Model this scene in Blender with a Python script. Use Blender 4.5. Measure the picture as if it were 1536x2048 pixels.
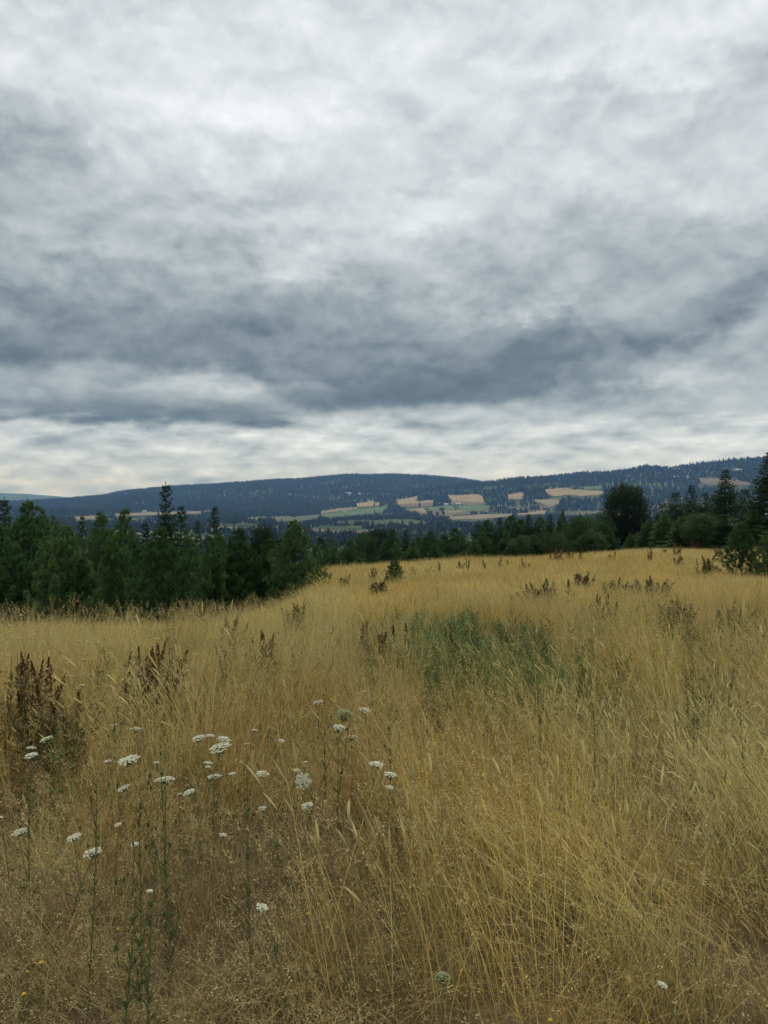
import bpy, math
import numpy as np
from mathutils import Vector, geometry

for o in list(bpy.data.objects):
    bpy.data.objects.remove(o)
SC = bpy.context.scene
COL = SC.collection
RNG = np.random.default_rng(7)

# ------------------------------------------------------------------ camera
FPX = 1550.0                      # focal length in pixels of the 1536 x 2048 photograph
EYE = np.array([0.0, 0.0, 1.60])
PITCH = math.atan(24.0 / FPX)     # slightly downward
cam_data = bpy.data.cameras.new('camera')
cam_data.sensor_fit = 'VERTICAL'
cam_data.sensor_height = 24.0
cam_data.lens = 24.0 * FPX / 2048.0
cam_data.clip_start = 0.05
cam_data.clip_end = 80000.0
cam = bpy.data.objects.new('camera', cam_data)
COL.objects.link(cam)
cam.location = EYE
cam.rotation_euler = (math.pi / 2 - PITCH, 0, 0)
SC.camera = cam
SC.render.resolution_x, SC.render.resolution_y = 768, 1024

SC.view_settings.view_transform = 'Standard'
SC.view_settings.look = 'None'
SC.view_settings.exposure = 0.32
SC.view_settings.gamma = 1.0
SC.view_settings.use_curve_mapping = False
SC.render.engine = 'CYCLES'
SC.cycles.use_denoising = True
SC.cycles.max_bounces = 4
SC.cycles.diffuse_bounces = 2
SC.cycles.transmission_bounces = 3
SC.cycles.volume_bounces = 0
SC.cycles.caustics_reflective = False
SC.cycles.caustics_refractive = False

SUN_EL, SUN_AZ = math.radians(58), math.radians(20)     # azimuth from +Y towards +X


# ------------------------------------------------------------------ node maths helper
class E:
    """A socket that can be written into formulas."""
    def __init__(s, nt, k):
        s.nt, s.k = nt, k

    def _m(s, op, *a, clamp=False):
        n = s.nt.nodes.new('ShaderNodeMath')
        n.operation = op
        n.use_clamp = clamp
        for i, v in enumerate((s,) + a):
            if isinstance(v, E):
                s.nt.links.new(v.k, n.inputs[i])
            else:
                n.inputs[i].default_value = v
        return E(s.nt, n.outputs[0])

    def __add__(s, o): return s._m('ADD', o)
    __radd__ = __add__
    def __sub__(s, o): return s._m('SUBTRACT', o)
    def __rsub__(s, o): return (s * -1.0) + o
    def __mul__(s, o): return s._m('MULTIPLY', o)
    __rmul__ = __mul__
    def __truediv__(s, o): return s._m('DIVIDE', o)
    def f(s, op, *a): return s._m(op, *a)
    def clamp(s): return s._m('ADD', 0.0, clamp=True)

    def step(s, a, b):                     # smooth 0..1 between a and b (a may exceed b)
        if not isinstance(a, E) and not isinstance(b, E) and a > b:
            return 1.0 - s.step(b, a)
        n = s.nt.nodes.new('ShaderNodeMapRange')
        n.interpolation_type = 'SMOOTHSTEP'
        s.nt.links.new(s.k, n.inputs['Value'])
        for nm, v in (('From Min', a), ('From Max', b)):
            if isinstance(v, E):
                s.nt.links.new(v.k, n.inputs[nm])
            else:
                n.inputs[nm].default_value = v
        return E(s.nt, n.outputs[0])


def xyz(nt, a, b, c):
    n = nt.nodes.new('ShaderNodeCombineXYZ')
    for i, v in enumerate((a, b, c)):
        if isinstance(v, E):
            nt.links.new(v.k, n.inputs[i])
        else:
            n.inputs[i].default_value = v
    return E(nt, n.outputs[0])


def noise(nt, vec, scale, detail=4.0, rough=0.5, dist=0.0, off=None, dim='3D'):
    n = nt.nodes.new('ShaderNodeTexNoise')
    n.noise_dimensions = dim
    n.inputs['Scale'].default_value = scale
    n.inputs['Detail'].default_value = detail
    n.inputs['Roughness'].default_value = rough
    n.inputs['Distortion'].default_value = dist
    if vec is not None:
        if off:
            m = nt.nodes.new('ShaderNodeVectorMath')
            m.operation = 'ADD'
            nt.links.new(vec.k, m.inputs[0])
            m.inputs[1].default_value = off
            vec = E(nt, m.outputs[0])
        nt.links.new(vec.k, n.inputs['Vector'])
    return E(nt, n.outputs[0])


def ramp(nt, fac, stops):
    n = nt.nodes.new('ShaderNodeValToRGB')
    cr = n.color_ramp
    while len(cr.elements) < len(stops):
        cr.elements.new(0.5)
    for e, (p, c) in zip(cr.elements, stops):
        e.position = p
        e.color = (c if isinstance(c, tuple) else (c, c, c)) + (1.0,)
    nt.links.new(fac.k, n.inputs[0])
    return E(nt, n.outputs[0])


def mixrgb(nt, fac, a, b, mode='MIX'):
    n = nt.nodes.new('ShaderNodeMix')
    n.data_type = 'RGBA'
    n.blend_type = mode
    for i, v in ((0, fac), (6, a), (7, b)):
        if isinstance(v, E):
            nt.links.new(v.k, n.inputs[i])
        elif isinstance(v, tuple):
            n.inputs[i].default_value = v + (1.0,)
        else:
            n.inputs[i].default_value = v
    return E(nt, n.outputs[2])


# ------------------------------------------------------------------ world: overcast sky
def build_world():
    w = bpy.data.worlds.new('World')
    SC.world = w
    w.use_nodes = True
    nt = w.node_tree
    nt.nodes.clear()
    out = nt.nodes.new('ShaderNodeOutputWorld')
    bg = nt.nodes.new('ShaderNodeBackground')
    bg.inputs['Strength'].default_value = 0.10
    nt.links.new(bg.outputs[0], out.inputs[0])

    sky = nt.nodes.new('ShaderNodeTexSky')
    sky.sky_type = 'NISHITA'
    sky.sun_disc = False
    sky.sun_elevation = SUN_EL
    sky.sun_rotation = SUN_AZ
    sky.altitude = 200

    tc = nt.nodes.new('ShaderNodeTexCoord')
    sp = nt.nodes.new('ShaderNodeSeparateXYZ')
    nt.links.new(tc.outputs['Generated'], sp.inputs[0])
    dx, dy, dz0 = (E(nt, sp.outputs[i]) for i in range(3))
    dz = dz0.f('MAXIMUM', 0.0)
    az = dx.f('ARCTAN2', dy) * 57.29578
    el = dz.f('ARCSINE') * 57.29578
    inv = dz + 0.085
    px, py = dx / inv, dy / inv
    P = xyz(nt, px, py, 0.0)                    # the flat cloud deck seen from below
    A = xyz(nt, az * 0.1, el * 0.1, 0.0)        # billows, in tens of degrees

    def noise2(nt, v, sc, de, ro, di=0.0, off=None):
        return noise(nt, v, sc, min(de, 6), ro, 0.0 if de > 5 else di, (off[0] + off[2] * 3.7, off[1] + off[2] * 1.9, 0.0), '2D')

    n1 = noise2(nt, P, 0.75, 4, 0.52, 0.3, (3.1, 8.2, 0.0)) - 0.5
    n2 = noise2(nt, P, 1.6, 5, 0.56, 0.0, (11.7, 2.3, 0.0)) - 0.5
    n3 = noise2(nt, A, 2.2, 8, 0.58, 0.2, (5.5, 1.5, 2.0)) - 0.5
    n5 = noise2(nt, xyz(nt, az * 0.10, el * 0.26, 0.0), 1.5, 5.5, 0.56, 0.0, (8.5, 3.5, 1.0)) - 0.5

    azw = az + n1 * 12.0 + n3 * 5.0
    eg = el * 0.10 + 0.35
    elw = el + (n2 * 4.0 + n3 * 3.4 + n5 * 3.0) * eg.f('MINIMUM', 1.7)

    def blob(a, e, sa, se, x=azw, y=elw):
        u, v = (x - a) / sa, (y - e) / se
        return ((u * u + v * v) * -1.0).f('EXPONENT')

    # base brightness of the deck, from horizon to zenith
    L = ramp(nt, elw / 90.0, [(0.0, .60), (.05, .58), (.072, .42), (.105, .335), (.145, .37), (.18, .47), (.215, .53), (.26, .57), (.36, .63), (1.0, .63)])
    L = L + n1 * 0.20 + n2 * 0.05 + n3 * 0.05

    # volume: every billow lighter above and darker below
    def relief(sx, sy, scale, det, rough, off, up):
        q = xyz(nt, az * sx, el * sy, 0.0)
        a_ = noise2(nt, q, scale, det, rough, 0.0, off)
        b_ = noise2(nt, q, scale, det, rough, 0.0, (off[0], off[1] + up, off[2]))
        return a_ - b_
    big = relief(.065, .095, 1.2, 4, .55, (1.5, 6.5, 3.0), .16)
    mid = relief(.11, .15, 1.6, 5.5, .6, (7.5, 2.5, 8.0), .12)

    # rounded lumps on the undersides: folded noise, lit from above
    def lump(q, off):
        tot = None
        for k, (sc, am) in enumerate(((1.0, 1.0), (2.1, .55), (4.4, .30), (9.0, .17))):
            v = (noise2(nt, q, sc * 1.15, 1, .5, 0.0, (off[0] + 3 * k, off[1] + 5 * k, off[2])) - 0.5).f('ABSOLUTE') * am
            tot = v if tot is None else tot + v
        return tot
    lq = xyz(nt, az * .075 + n1 * .45, el * .12 + n5 * .35, 0.0)
    lq2 = xyz(nt, az * .075 + n1 * .45, el * .12 + n5 * .35 + 0.10, 0.0)
    lumps = lump(lq2, (2.5, 4.5, 1.0)) - lump(lq, (2.5, 4.5, 1.0))
    L = L + big * 0.45 + mid * 0.20 + lumps * 0.36

    # large dark bank with a crisp lower edge
    edge = n3 * 1.8 + n5 * 1.2
    eb = 6.5 + az.step(-7.0, -11.0) * 2.2 + az.step(13.0, 18.0) * 2.0 + az.step(18.0, 28.0) * 5.0 + edge + az.step(10.0, 18.0) * (n3 * 5.0 + n2 * 4.0)
    ks = az.step(9.0, 16.0) * 1.3
    M = (el - eb).step(ks * -1.0 - 0.25, ks + 0.9) * elw.step(20.0, 9.0) * az.step(44.0, 22.0)
    depth = (el - eb).step(6.0, 0.0)
    L = L * (1.0 - M * 0.31) - M * depth * (az.step(-14.0, -2.0) * 0.10 + 0.045)
    # shelf of cloud under it to one side, bright on its shoulder
    e2 = 5.2 + n3 * 1.6 + n5 * 1.4
    M2 = (el - e2).step(-0.2, 0.5) * (el - e2).step(3.0, 1.0) * az.step(-5.5, -8.5)
    L = L * (1.0 - M2 * 0.58)
    L = L + blob(-13.0, 8.0, 7.0, 0.8) * 0.16
    # other masses
    L = L - blob(-26.5, 22.0, 8.0, 2.8) * 0.26 - blob(-22.0, 31.0, 7.0, 3.0) * 0.08 - blob(-26.0, 15.5, 8.0, 2.0) * 0.10
    L = L - blob(-9.0, 20.8, 8.0, 1.7) * 0.12 - blob(17.0, 26.0, 8.0, 2.0) * 0.07 - blob(22.0, 17.0, 8.0, 1.6) * 0.08
    L = L + blob(2.5, 20.3, 5.0, 1.7) * 0.13 + blob(-6.0, 17.8, 5.0, 1.2) * 0.09
    L = L + blob(-8.0, 26.5, 7.0, 2.5) * 0.10 + blob(9.0, 26.5, 4.0, 2.5) * 0.06 + blob(20.0, 31.0, 7.0, 4.0) * 0.10
    L = L + blob(20.0, 9.0, 7.0, 1.8) * 0.14 + blob(13.0, 13.8, 4.0, 0.8) * 0.12 + blob(22.0, 12.5, 5.0, 1.2) * 0.08
    # broken bright band along the horizon with thin bars
    band = (el + n5 * 2.4 + n3 * 1.2).step(6.6, 5.4)
    q1 = xyz(nt, az * 0.055 + n5 * 0.25, el * 0.34 + n3 * 0.22, 0.0)
    bars = noise2(nt, q1, 2.2, 6, 0.6, 0.0, (2.5, 7.5, 4.0)) - 0.5
    puffs = relief(.11, .34, 2.4, 6, .58, (4.5, 2.5, 6.0), .20)
    L = L + band * (bars * 0.50 + puffs * 0.46 - 0.03)
    L = (L * 0.92).f('MAXIMUM', 0.05).f('MINIMUM', 0.84)

    colr = ramp(nt, L, [(0.0, (.06, .075, .085)), (.14, (.114, .150, .175)), (.30, (.274, .318, .338)),
                        (.5, (.478, .514, .530)), (.70, (.69, .718, .732)), (1.0, (1.0, 1.0, 1.0))])
    warm = el.step(9.0, 1.0)
    colr = mixrgb(nt, warm, colr, mixrgb(nt, 1.0, colr, (.97, 1.0, 1.0), 'MULTIPLY'))
    # the clouds close the sky almost wholly; a trace of the blue behind comes through
    cl10 = mixrgb(nt, 1.0, colr, (10.0, 10.0, 10.0), 'MULTIPLY')
    final = mixrgb(nt, 0.97, E(nt, sky.outputs[0]), cl10)
    nt.links.new(final.k, bg.inputs['Color'])
    w.cycles.sampling_method = 'MANUAL'
    w.cycles.sample_map_resolution = 512


build_world()

sun_d = bpy.data.lights.new('sun', 'SUN')
sun_d.energy = 1.5
sun_d.angle = math.radians(12)
sun_d.color = (1.0, .96, .90)
sun = bpy.data.objects.new('sun', sun_d)
COL.objects.link(sun)
sdir = Vector((math.sin(SUN_AZ) * math.cos(SUN_EL), math.cos(SUN_AZ) * math.cos(SUN_EL), math.sin(SUN_EL)))
sun.rotation_euler = sdir.to_track_quat('Z', 'Y').to_euler()
sun.location = (0, 0, 50)

# ------------------------------------------------------------------ geometry helpers
CP, SP = math.cos(PITCH), math.sin(PITCH)


def ray(x, y):
    """World direction (forward component 1) through a pixel of the photograph."""
    a, b = (x - 768.0) / FPX, -(y - 1024.0) / FPX
    fy, fz = CP + b * SP, -SP + b * CP
    return np.array([a / fy, 1.0, fz / fy])


def sstep(a, b, x):
    t = np.clip((np.asarray(x, float) - a) / (b - a), 0, 1)
    return t * t * (3 - 2 * t)


WAVES = {}


def wavy(x, y, wl, seed):
    """Cheap smooth noise in -1..1: a few crossed sines."""
    if seed not in WAVES:
        r = np.random.default_rng(seed)
        WAVES[seed] = [(r.uniform(0, 6.28), r.uniform(0, 6.28), r.uniform(.6, 1.7) * 6.283) for k in range(5)]
    s = 0
    for a, ph, f in WAVES[seed]:
        s = s + np.sin((x * math.cos(a) + y * math.sin(a)) * (f / wl) + ph)
    return s / 3.0


FLOOR = -82.0
PX1 = [-2500, -700, 0, 60, 130, 200, 260, 330, 400, 480, 540, 600, 680, 740, 800, 850, 900, 950, 1000, 1100, 1300, 1700, 3500]
PY1 = [1010, 1004, 1001, 999, 996, 988, 979, 972, 968, 963, 957, 955, 947, 946, 946, 948, 952, 959, 966, 985, 985, 985, 985]
PX2 = [-2500, 500, 600, 700, 800, 900, 955, 980, 1000, 1050, 1100, 1150, 1200, 1260, 1290, 1340, 1400, 1440, 1536, 1700, 3500]
PY2 = [1040, 1020, 1010, 1000, 984, 967, 961, 960, 957, 952, 948, 945, 942, 937, 931, 936, 927, 923, 919, 915, 930]
PX3 = [-2500, -400, 0, 60, 130, 220, 400, 3500]
PY3 = [985, 984, 987, 989, 994, 1000, 1010, 1010]


def H(x, y):
    """Height of the ground."""
    x = np.asarray(x, float)
    y = np.asarray(y, float)
    r = np.hypot(x, y)
    xs = 40 * np.tanh(x / 40)
    left = sstep(0.8, -3.0, x + 0.085 * y)
    z = (-0.06 + .003 * left) * np.where(y > 0, y, 8 * np.tanh(y / 8)) + 0.03 * xs
    z = z - 0.125 * (np.sqrt(np.maximum(0, y - 11.5) ** 2 + 4) - 2) * left
    yb = np.clip(40 + (x + 4.0) * 1.25, 36, 77)
    z = z - 0.10 * np.maximum(0, y - yb) - 0.05 * np.maximum(0, -y - 30)
    z = z + 0.05 * wavy(x, y, 3.1, 3) * np.clip(r / 6, .3, 1) + 0.16 * wavy(x, y, 19, 4) * sstep(8, 30, r)
    # the valley, smooth maximum with the slope
    v = FLOOR + 4 * wavy(x, y, 900, 5) + 3 * wavy(x, y, 350, 6)
    k = 8.0
    d = np.clip((z - v) / k, -30, 30)
    z = v + k * np.log1p(np.exp(d))
    # ridges
    px = 768 + FPX * np.where(y > 1, x / np.maximum(y, 1), np.sign(x) * 3)
    px = np.clip(px, -2500, 3500)
    for PX, PY, r0, rc, rb, th, sd in ((PX1, PY1, 4300, 7600, 10500, 30, 11), (PX2, PY2, 3500, 5600, 7400, 30, 12), (PX3, PY3, 10500, 15500, 18000, 0, 13)):
        tan = (1000 - np.interp(px, PX, PY)) / FPX
        zc = tan * rc * np.cos(np.arctan((px - 768) / FPX)) ** 0 + 1.6 - th
        zc = np.maximum(zc, FLOOR - 5)
        up = sstep(r0, rc, r)
        up = 0.65 * up + 0.35 * np.clip((r - r0) / (rc - r0), 0, 1)
        dn = 1 - 0.8 * sstep(rc, rb, r)
        s = up * dn
        bump = (22 * wavy(x, y, 1300, sd) + 9 * wavy(x, y, 480, sd + 20)) * 4 * up * (1 - up) * np.where(r < rc, 1, 0)
        z = np.maximum(z, FLOOR + (zc - FLOOR) * s + np.where(s > 0, bump, 0))
    return z


def hit(x, y, lo=100.0, hi=30000.0):
    """Where the view ray through a pixel meets the ground."""
    d = ray(x, y)
    t = np.geomspace(lo, hi, 1600)
    g = EYE[2] + d[2] * t - H(d[0] * t, t)
    w = np.nonzero(g < 0)[0]
    if not len(w):
        return None
    k = max(w[0], 1)
    f = g[k - 1] / (g[k - 1] - g[k])
    tt = t[k - 1] + f * (t[k] - t[k - 1])
    return np.array([d[0] * tt, tt])


# ------------------------------------------------------------------ materials
def new_mat(name):
    m = bpy.data.materials.new(name)
    m.use_nodes = True
    nt = m.node_tree
    nt.nodes.clear()
    out = nt.nodes.new('ShaderNodeOutputMaterial')
    return m, nt, out


def bsdf(nt, out, col, rough=.8, transl=0.0, spec=.2):
    p = nt.nodes.new('ShaderNodeBsdfPrincipled')
    p.inputs['Roughness'].default_value = rough
    p.inputs['Specular IOR Level'].default_value = spec
    if isinstance(col, E):
        nt.links.new(col.k, p.inputs['Base Color'])
    else:
        p.inputs['Base Color'].default_value = col + (1,)
    if transl > 0:
        t = nt.nodes.new('ShaderNodeBsdfTranslucent')
        if isinstance(col, E):
            nt.links.new(col.k, t.inputs['Color'])
        else:
            t.inputs['Color'].default_value = col + (1,)
        mx = nt.nodes.new('ShaderNodeMixShader')
        mx.inputs[0].default_value = transl
        nt.links.new(p.outputs[0], mx.inputs[1])
        nt.links.new(t.outputs[0], mx.inputs[2])
        nt.links.new(mx.outputs[0], out.inputs[0])
    else:
        nt.links.new(p.outputs[0], out.inputs[0])
    return p


def attr(nt, name, kind='GEOMETRY'):
    n = nt.nodes.new('ShaderNodeAttribute')
    n.attribute_name = name
    n.attribute_type = kind
    return n


def objrand(nt):
    n = nt.nodes.new('ShaderNodeObjectInfo')
    return E(nt, n.outputs['Random'])


def leaf_mat(name, dark, mid, light, transl=.25, scale=3.0, rough=.65):
    """Foliage: colour varies leaf by leaf ('rnd' on the mesh), clump by clump and from plant to plant."""
    m, nt, out = new_mat(name)
    a = attr(nt, 'rnd')
    g = nt.nodes.new('ShaderNodeNewGeometry')
    n = noise(nt, E(nt, g.outputs['Position']), scale, 3)
    f = E(nt, a.outputs['Fac']) * .6 + n * .4 + objrand(nt) * .45 - .24
    c = ramp(nt, f.clamp(), [(0, dark), (.5, mid), (1, light)])
    bsdf(nt, out, c, rough, transl, .25)
    return m


def plain_mat(name, a, b, scale=8.0, rough=.8, transl=0.0, bump=0.0):
    m, nt, out = new_mat(name)
    tc = nt.nodes.new('ShaderNodeTexCoord')
    n = noise(nt, E(nt, tc.outputs['Object']), scale, 5, .6)
    c = ramp(nt, n, [(.3, a), (.7, b)])
    p = bsdf(nt, out, c, rough, transl)
    if bump:
        bp = nt.nodes.new('ShaderNodeBump')
        bp.inputs['Strength'].default_value = bump
        nt.links.new(n.k, bp.inputs['Height'])
        nt.links.new(bp.outputs[0], p.inputs['Normal'])
    return m


# ------------------------------------------------------------------ mesh helpers
class MB:
    """Collects vertices, faces and one random number per piece."""
    def __init__(s):
        s.v, s.f, s.c, s.n = [], [], [], 0

    def add(s, verts, faces, c=0.5):
        verts = np.asarray(verts, float).reshape(-1, 3)
        faces = np.asarray(faces, int)
        s.v.append(verts)
        s.f.append(faces + s.n)
        c = np.asarray(c, float)
        s.c.append(np.full(len(verts), c) if c.ndim == 0 else c)
        s.n += len(verts)
        return s

    def mesh(s, name, mat, smooth=False, cname='rnd'):
        me = bpy.data.meshes.new(name)
        V = np.concatenate(s.v) if s.v else np.zeros((0, 3))
        tri = [f for f in s.f if f.ndim == 2 and f.shape[1] == 3]
        quad = [f for f in s.f if f.ndim == 2 and f.shape[1] == 4]
        nt_, nq = sum(map(len, tri)), sum(map(len, quad))
        me.vertices.add(len(V))
        me.vertices.foreach_set('co', V.ravel())
        idx = np.concatenate([f.ravel() for f in tri + quad]) if tri or quad else np.zeros(0, int)
        me.loops.add(len(idx))
        me.loops.foreach_set('vertex_index', idx)
        me.polygons.add(nt_ + nq)
        me.polygons.foreach_set('loop_start', np.concatenate([np.arange(nt_) * 3, nt_ * 3 + np.arange(nq) * 4]))
        me.polygons.foreach_set('use_smooth', np.full(nt_ + nq, smooth))
        at = me.attributes.new(cname, 'FLOAT', 'POINT')
        at.data.foreach_set('value', np.concatenate(s.c) if s.c else np.zeros(0))
        me.update(calc_edges=True)
        me.materials.append(mat)
        return me


def obj(name, me, parent=None, loc=None):
    o = bpy.data.objects.new(name, me)
    COL.objects.link(o)
    if parent is not None:
        o.parent = parent
    if loc is not None:
        o.location = loc
    return o


def tag(o, label=None, cat=None, group=None, kind=None):
    for k, v in (('label', label), ('category', cat), ('group', group), ('kind', kind)):
        if v:
            o[k] = v
    return o


def thing(name, loc, label, cat, group=None, rz=0.0, scale=1.0):
    o = bpy.data.objects.new(name, None)
    COL.objects.link(o)
    o.empty_display_size = .1
    o.location = loc
    o.rotation_euler = (0, 0, rz)
    o.scale = (scale,) * 3 if not isinstance(scale, tuple) else scale
    return tag(o, label, cat, group)


def unit(v):
    v = np.asarray(v, float)
    return v / np.maximum(np.linalg.norm(v, axis=-1, keepdims=True), 1e-9)


def tube(mb, pts, radii, sides=5, c=.5):
    pts = np.asarray(pts, float)
    n = len(pts)
    radii = np.broadcast_to(np.asarray(radii, float), (n,))
    t = unit(np.gradient(pts, axis=0))
    ref = np.array([1.0, 0, 0]) if abs(t[0][2]) > .8 else np.array([0, 0, 1.0])
    s = unit(np.cross(t, ref))
    u = np.cross(t, s)
    a = np.arange(sides) * 2 * math.pi / sides
    ring = pts[:, None] + radii[:, None, None] * (np.cos(a)[None, :, None] * s[:, None] + np.sin(a)[None, :, None] * u[:, None])
    i, j = np.meshgrid(np.arange(n - 1), np.arange(sides), indexing='ij')
    j2 = (j + 1) % sides
    q = np.stack([i * sides + j, i * sides + j2, (i + 1) * sides + j2, (i + 1) * sides + j], -1).reshape(-1, 4)
    mb.add(ring.reshape(-1, 3), q, c)


def ribbons(mb, base, az, length, lean, curl, width, K=4, c=None, rng=RNG, taper=.25):
    """N bending blades at once; returns tip positions and tip directions."""
    base = np.asarray(base, float)
    N = len(base)
    s = (np.arange(K) + .5) / K
    th = lean[:, None] + curl[:, None] * s[None]
    stp = length[:, None] / K
    hx = np.concatenate([np.zeros((N, 1)), np.cumsum(np.sin(th) * stp, 1)], 1)
    hz = np.concatenate([np.zeros((N, 1)), np.cumsum(np.cos(th) * stp, 1)], 1)
    d = np.stack([np.cos(az), np.sin(az), 0 * az], -1)
    P = base[:, None] + hx[..., None] * d[:, None] + hz[..., None] * np.array([0, 0, 1.0])
    fa = az + rng.uniform(0, math.pi, N)
    side = np.stack([np.cos(fa), np.sin(fa), 0 * fa], -1)
    w = .5 * width[:, None] * (1 - (1 - taper) * (np.arange(K + 1) / K)[None] ** 1.5)
    A, B = P - w[..., None] * side[:, None], P + w[..., None] * side[:, None]
    V = np.stack([A, B], 2).reshape(-1, 3)
    k = np.arange(K)
    q0 = np.stack([2 * k, 2 * k + 1, 2 * k + 3, 2 * k + 2], -1)
    Q = (np.arange(N)[:, None, None] * 2 * (K + 1) + q0[None]).reshape(-1, 4)
    c = rng.uniform(0, 1, N) if c is None else np.broadcast_to(c, (N,))
    mb.add(V, Q, np.repeat(c, 2 * (K + 1)))
    tipd = np.sin(th[:, -1])[:, None] * d + np.cos(th[:, -1])[:, None] * np.array([0, 0, 1.0])
    return P, tipd


def flakes(mb, pos, dirs, length, width, c, rng=RNG):
    """Small diamond-shaped scales: position, direction, size."""
    N = len(pos)
    r = unit(np.cross(dirs, unit(rng.normal(size=(N, 3)))))
    L = np.broadcast_to(length, (N,))[:, None]
    W = np.broadcast_to(width, (N,))[:, None]
    V = np.stack([pos, pos + dirs * L * .45 + r * W * .5, pos + dirs * L, pos + dirs * L * .45 - r * W * .5], 1).reshape(-1, 3)
    Q = (np.arange(N)[:, None] * 4 + np.arange(4)[None])
    mb.add(V, Q, np.repeat(np.broadcast_to(c, (N,)), 4))


def leaf_cards(mb, pos, dirs, nor, length, width, c):
    """Pointed leaves folded along the midrib."""
    N = len(pos)
    side = unit(np.cross(dirs, nor))
    nor = np.cross(side, dirs)
    L = np.broadcast_to(length, (N,))[:, None]
    W = np.broadcast_to(width, (N,))[:, None]
    mid = pos + dirs * L * .45
    tip = pos + dirs * L - nor * L * .12
    V = np.stack([pos, mid + side * W * .5 + nor * W * .15, tip, mid - side * W * .5 + nor * W * .15], 1).reshape(-1, 3)
    F = np.array([[0, 1, 2], [0, 2, 3]])
    T = (np.arange(N)[:, None, None] * 4 + F[None]).reshape(-1, 3)
    mb.add(V, T, np.repeat(np.broadcast_to(c, (N,)), 4))


# ------------------------------------------------------------------ instanced ground cover and woods (things nobody could count)
def scatter(name, protos, pos, rot, scl, idx, tint, label, cat):
    """Points with attributes; geometry nodes put one of the prototypes on each."""
    coll = bpy.data.collections.new(name + '_pieces')
    for k, me in enumerate(protos):
        coll.objects.link(bpy.data.objects.new('%s_piece_%02d' % (name, k), me))
    N = len(pos)
    me = bpy.data.meshes.new(name)
    me.vertices.add(N)
    me.vertices.foreach_set('co', np.asarray(pos, float).ravel())
    a = me.attributes.new('rot', 'FLOAT_VECTOR', 'POINT'); a.data.foreach_set('vector', np.asarray(rot, float).ravel())
    a = me.attributes.new('scl', 'FLOAT_VECTOR', 'POINT'); a.data.foreach_set('vector', np.asarray(scl, float).ravel())
    a = me.attributes.new('idx', 'INT', 'POINT'); a.data.foreach_set('value', np.asarray(idx, np.int32))
    a = me.attributes.new('tint', 'FLOAT_VECTOR', 'POINT'); a.data.foreach_set('vector', np.asarray(tint, float).ravel())
    o = obj(name, me)
    ng = bpy.data.node_groups.new(name, 'GeometryNodeTree')
    ng.interface.new_socket('Geometry', in_out='INPUT', socket_type='NodeSocketGeometry')
    ng.interface.new_socket('Geometry', in_out='OUTPUT', socket_type='NodeSocketGeometry')
    gi, go = ng.nodes.new('NodeGroupInput'), ng.nodes.new('NodeGroupOutput')
    ci = ng.nodes.new('GeometryNodeCollectionInfo')
    ci.inputs['Collection'].default_value = coll
    ci.inputs['Separate Children'].default_value = True
    ci.inputs['Reset Children'].default_value = True
    ip = ng.nodes.new('GeometryNodeInstanceOnPoints')
    ip.inputs['Pick Instance'].default_value = True

    def named(nm, t):
        n = ng.nodes.new('GeometryNodeInputNamedAttribute')
        n.data_type = t
        n.inputs['Name'].default_value = nm
        return next(s for s in n.outputs if s.enabled and s.name == 'Attribute')
    ng.links.new(gi.outputs[0], ip.inputs['Points'])
    ng.links.new(ci.outputs[0], ip.inputs['Instance'])
    ng.links.new(named('idx', 'INT'), ip.inputs['Instance Index'])
    ng.links.new(named('rot', 'FLOAT_VECTOR'), ip.inputs['Rotation'])
    ng.links.new(named('scl', 'FLOAT_VECTOR'), ip.inputs['Scale'])
    ng.links.new(ip.outputs[0], go.inputs[0])
    md = o.modifiers.new('scatter', 'NODES')
    md.node_group = ng
    tag(o, label, cat, None, 'stuff')
    return o


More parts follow.
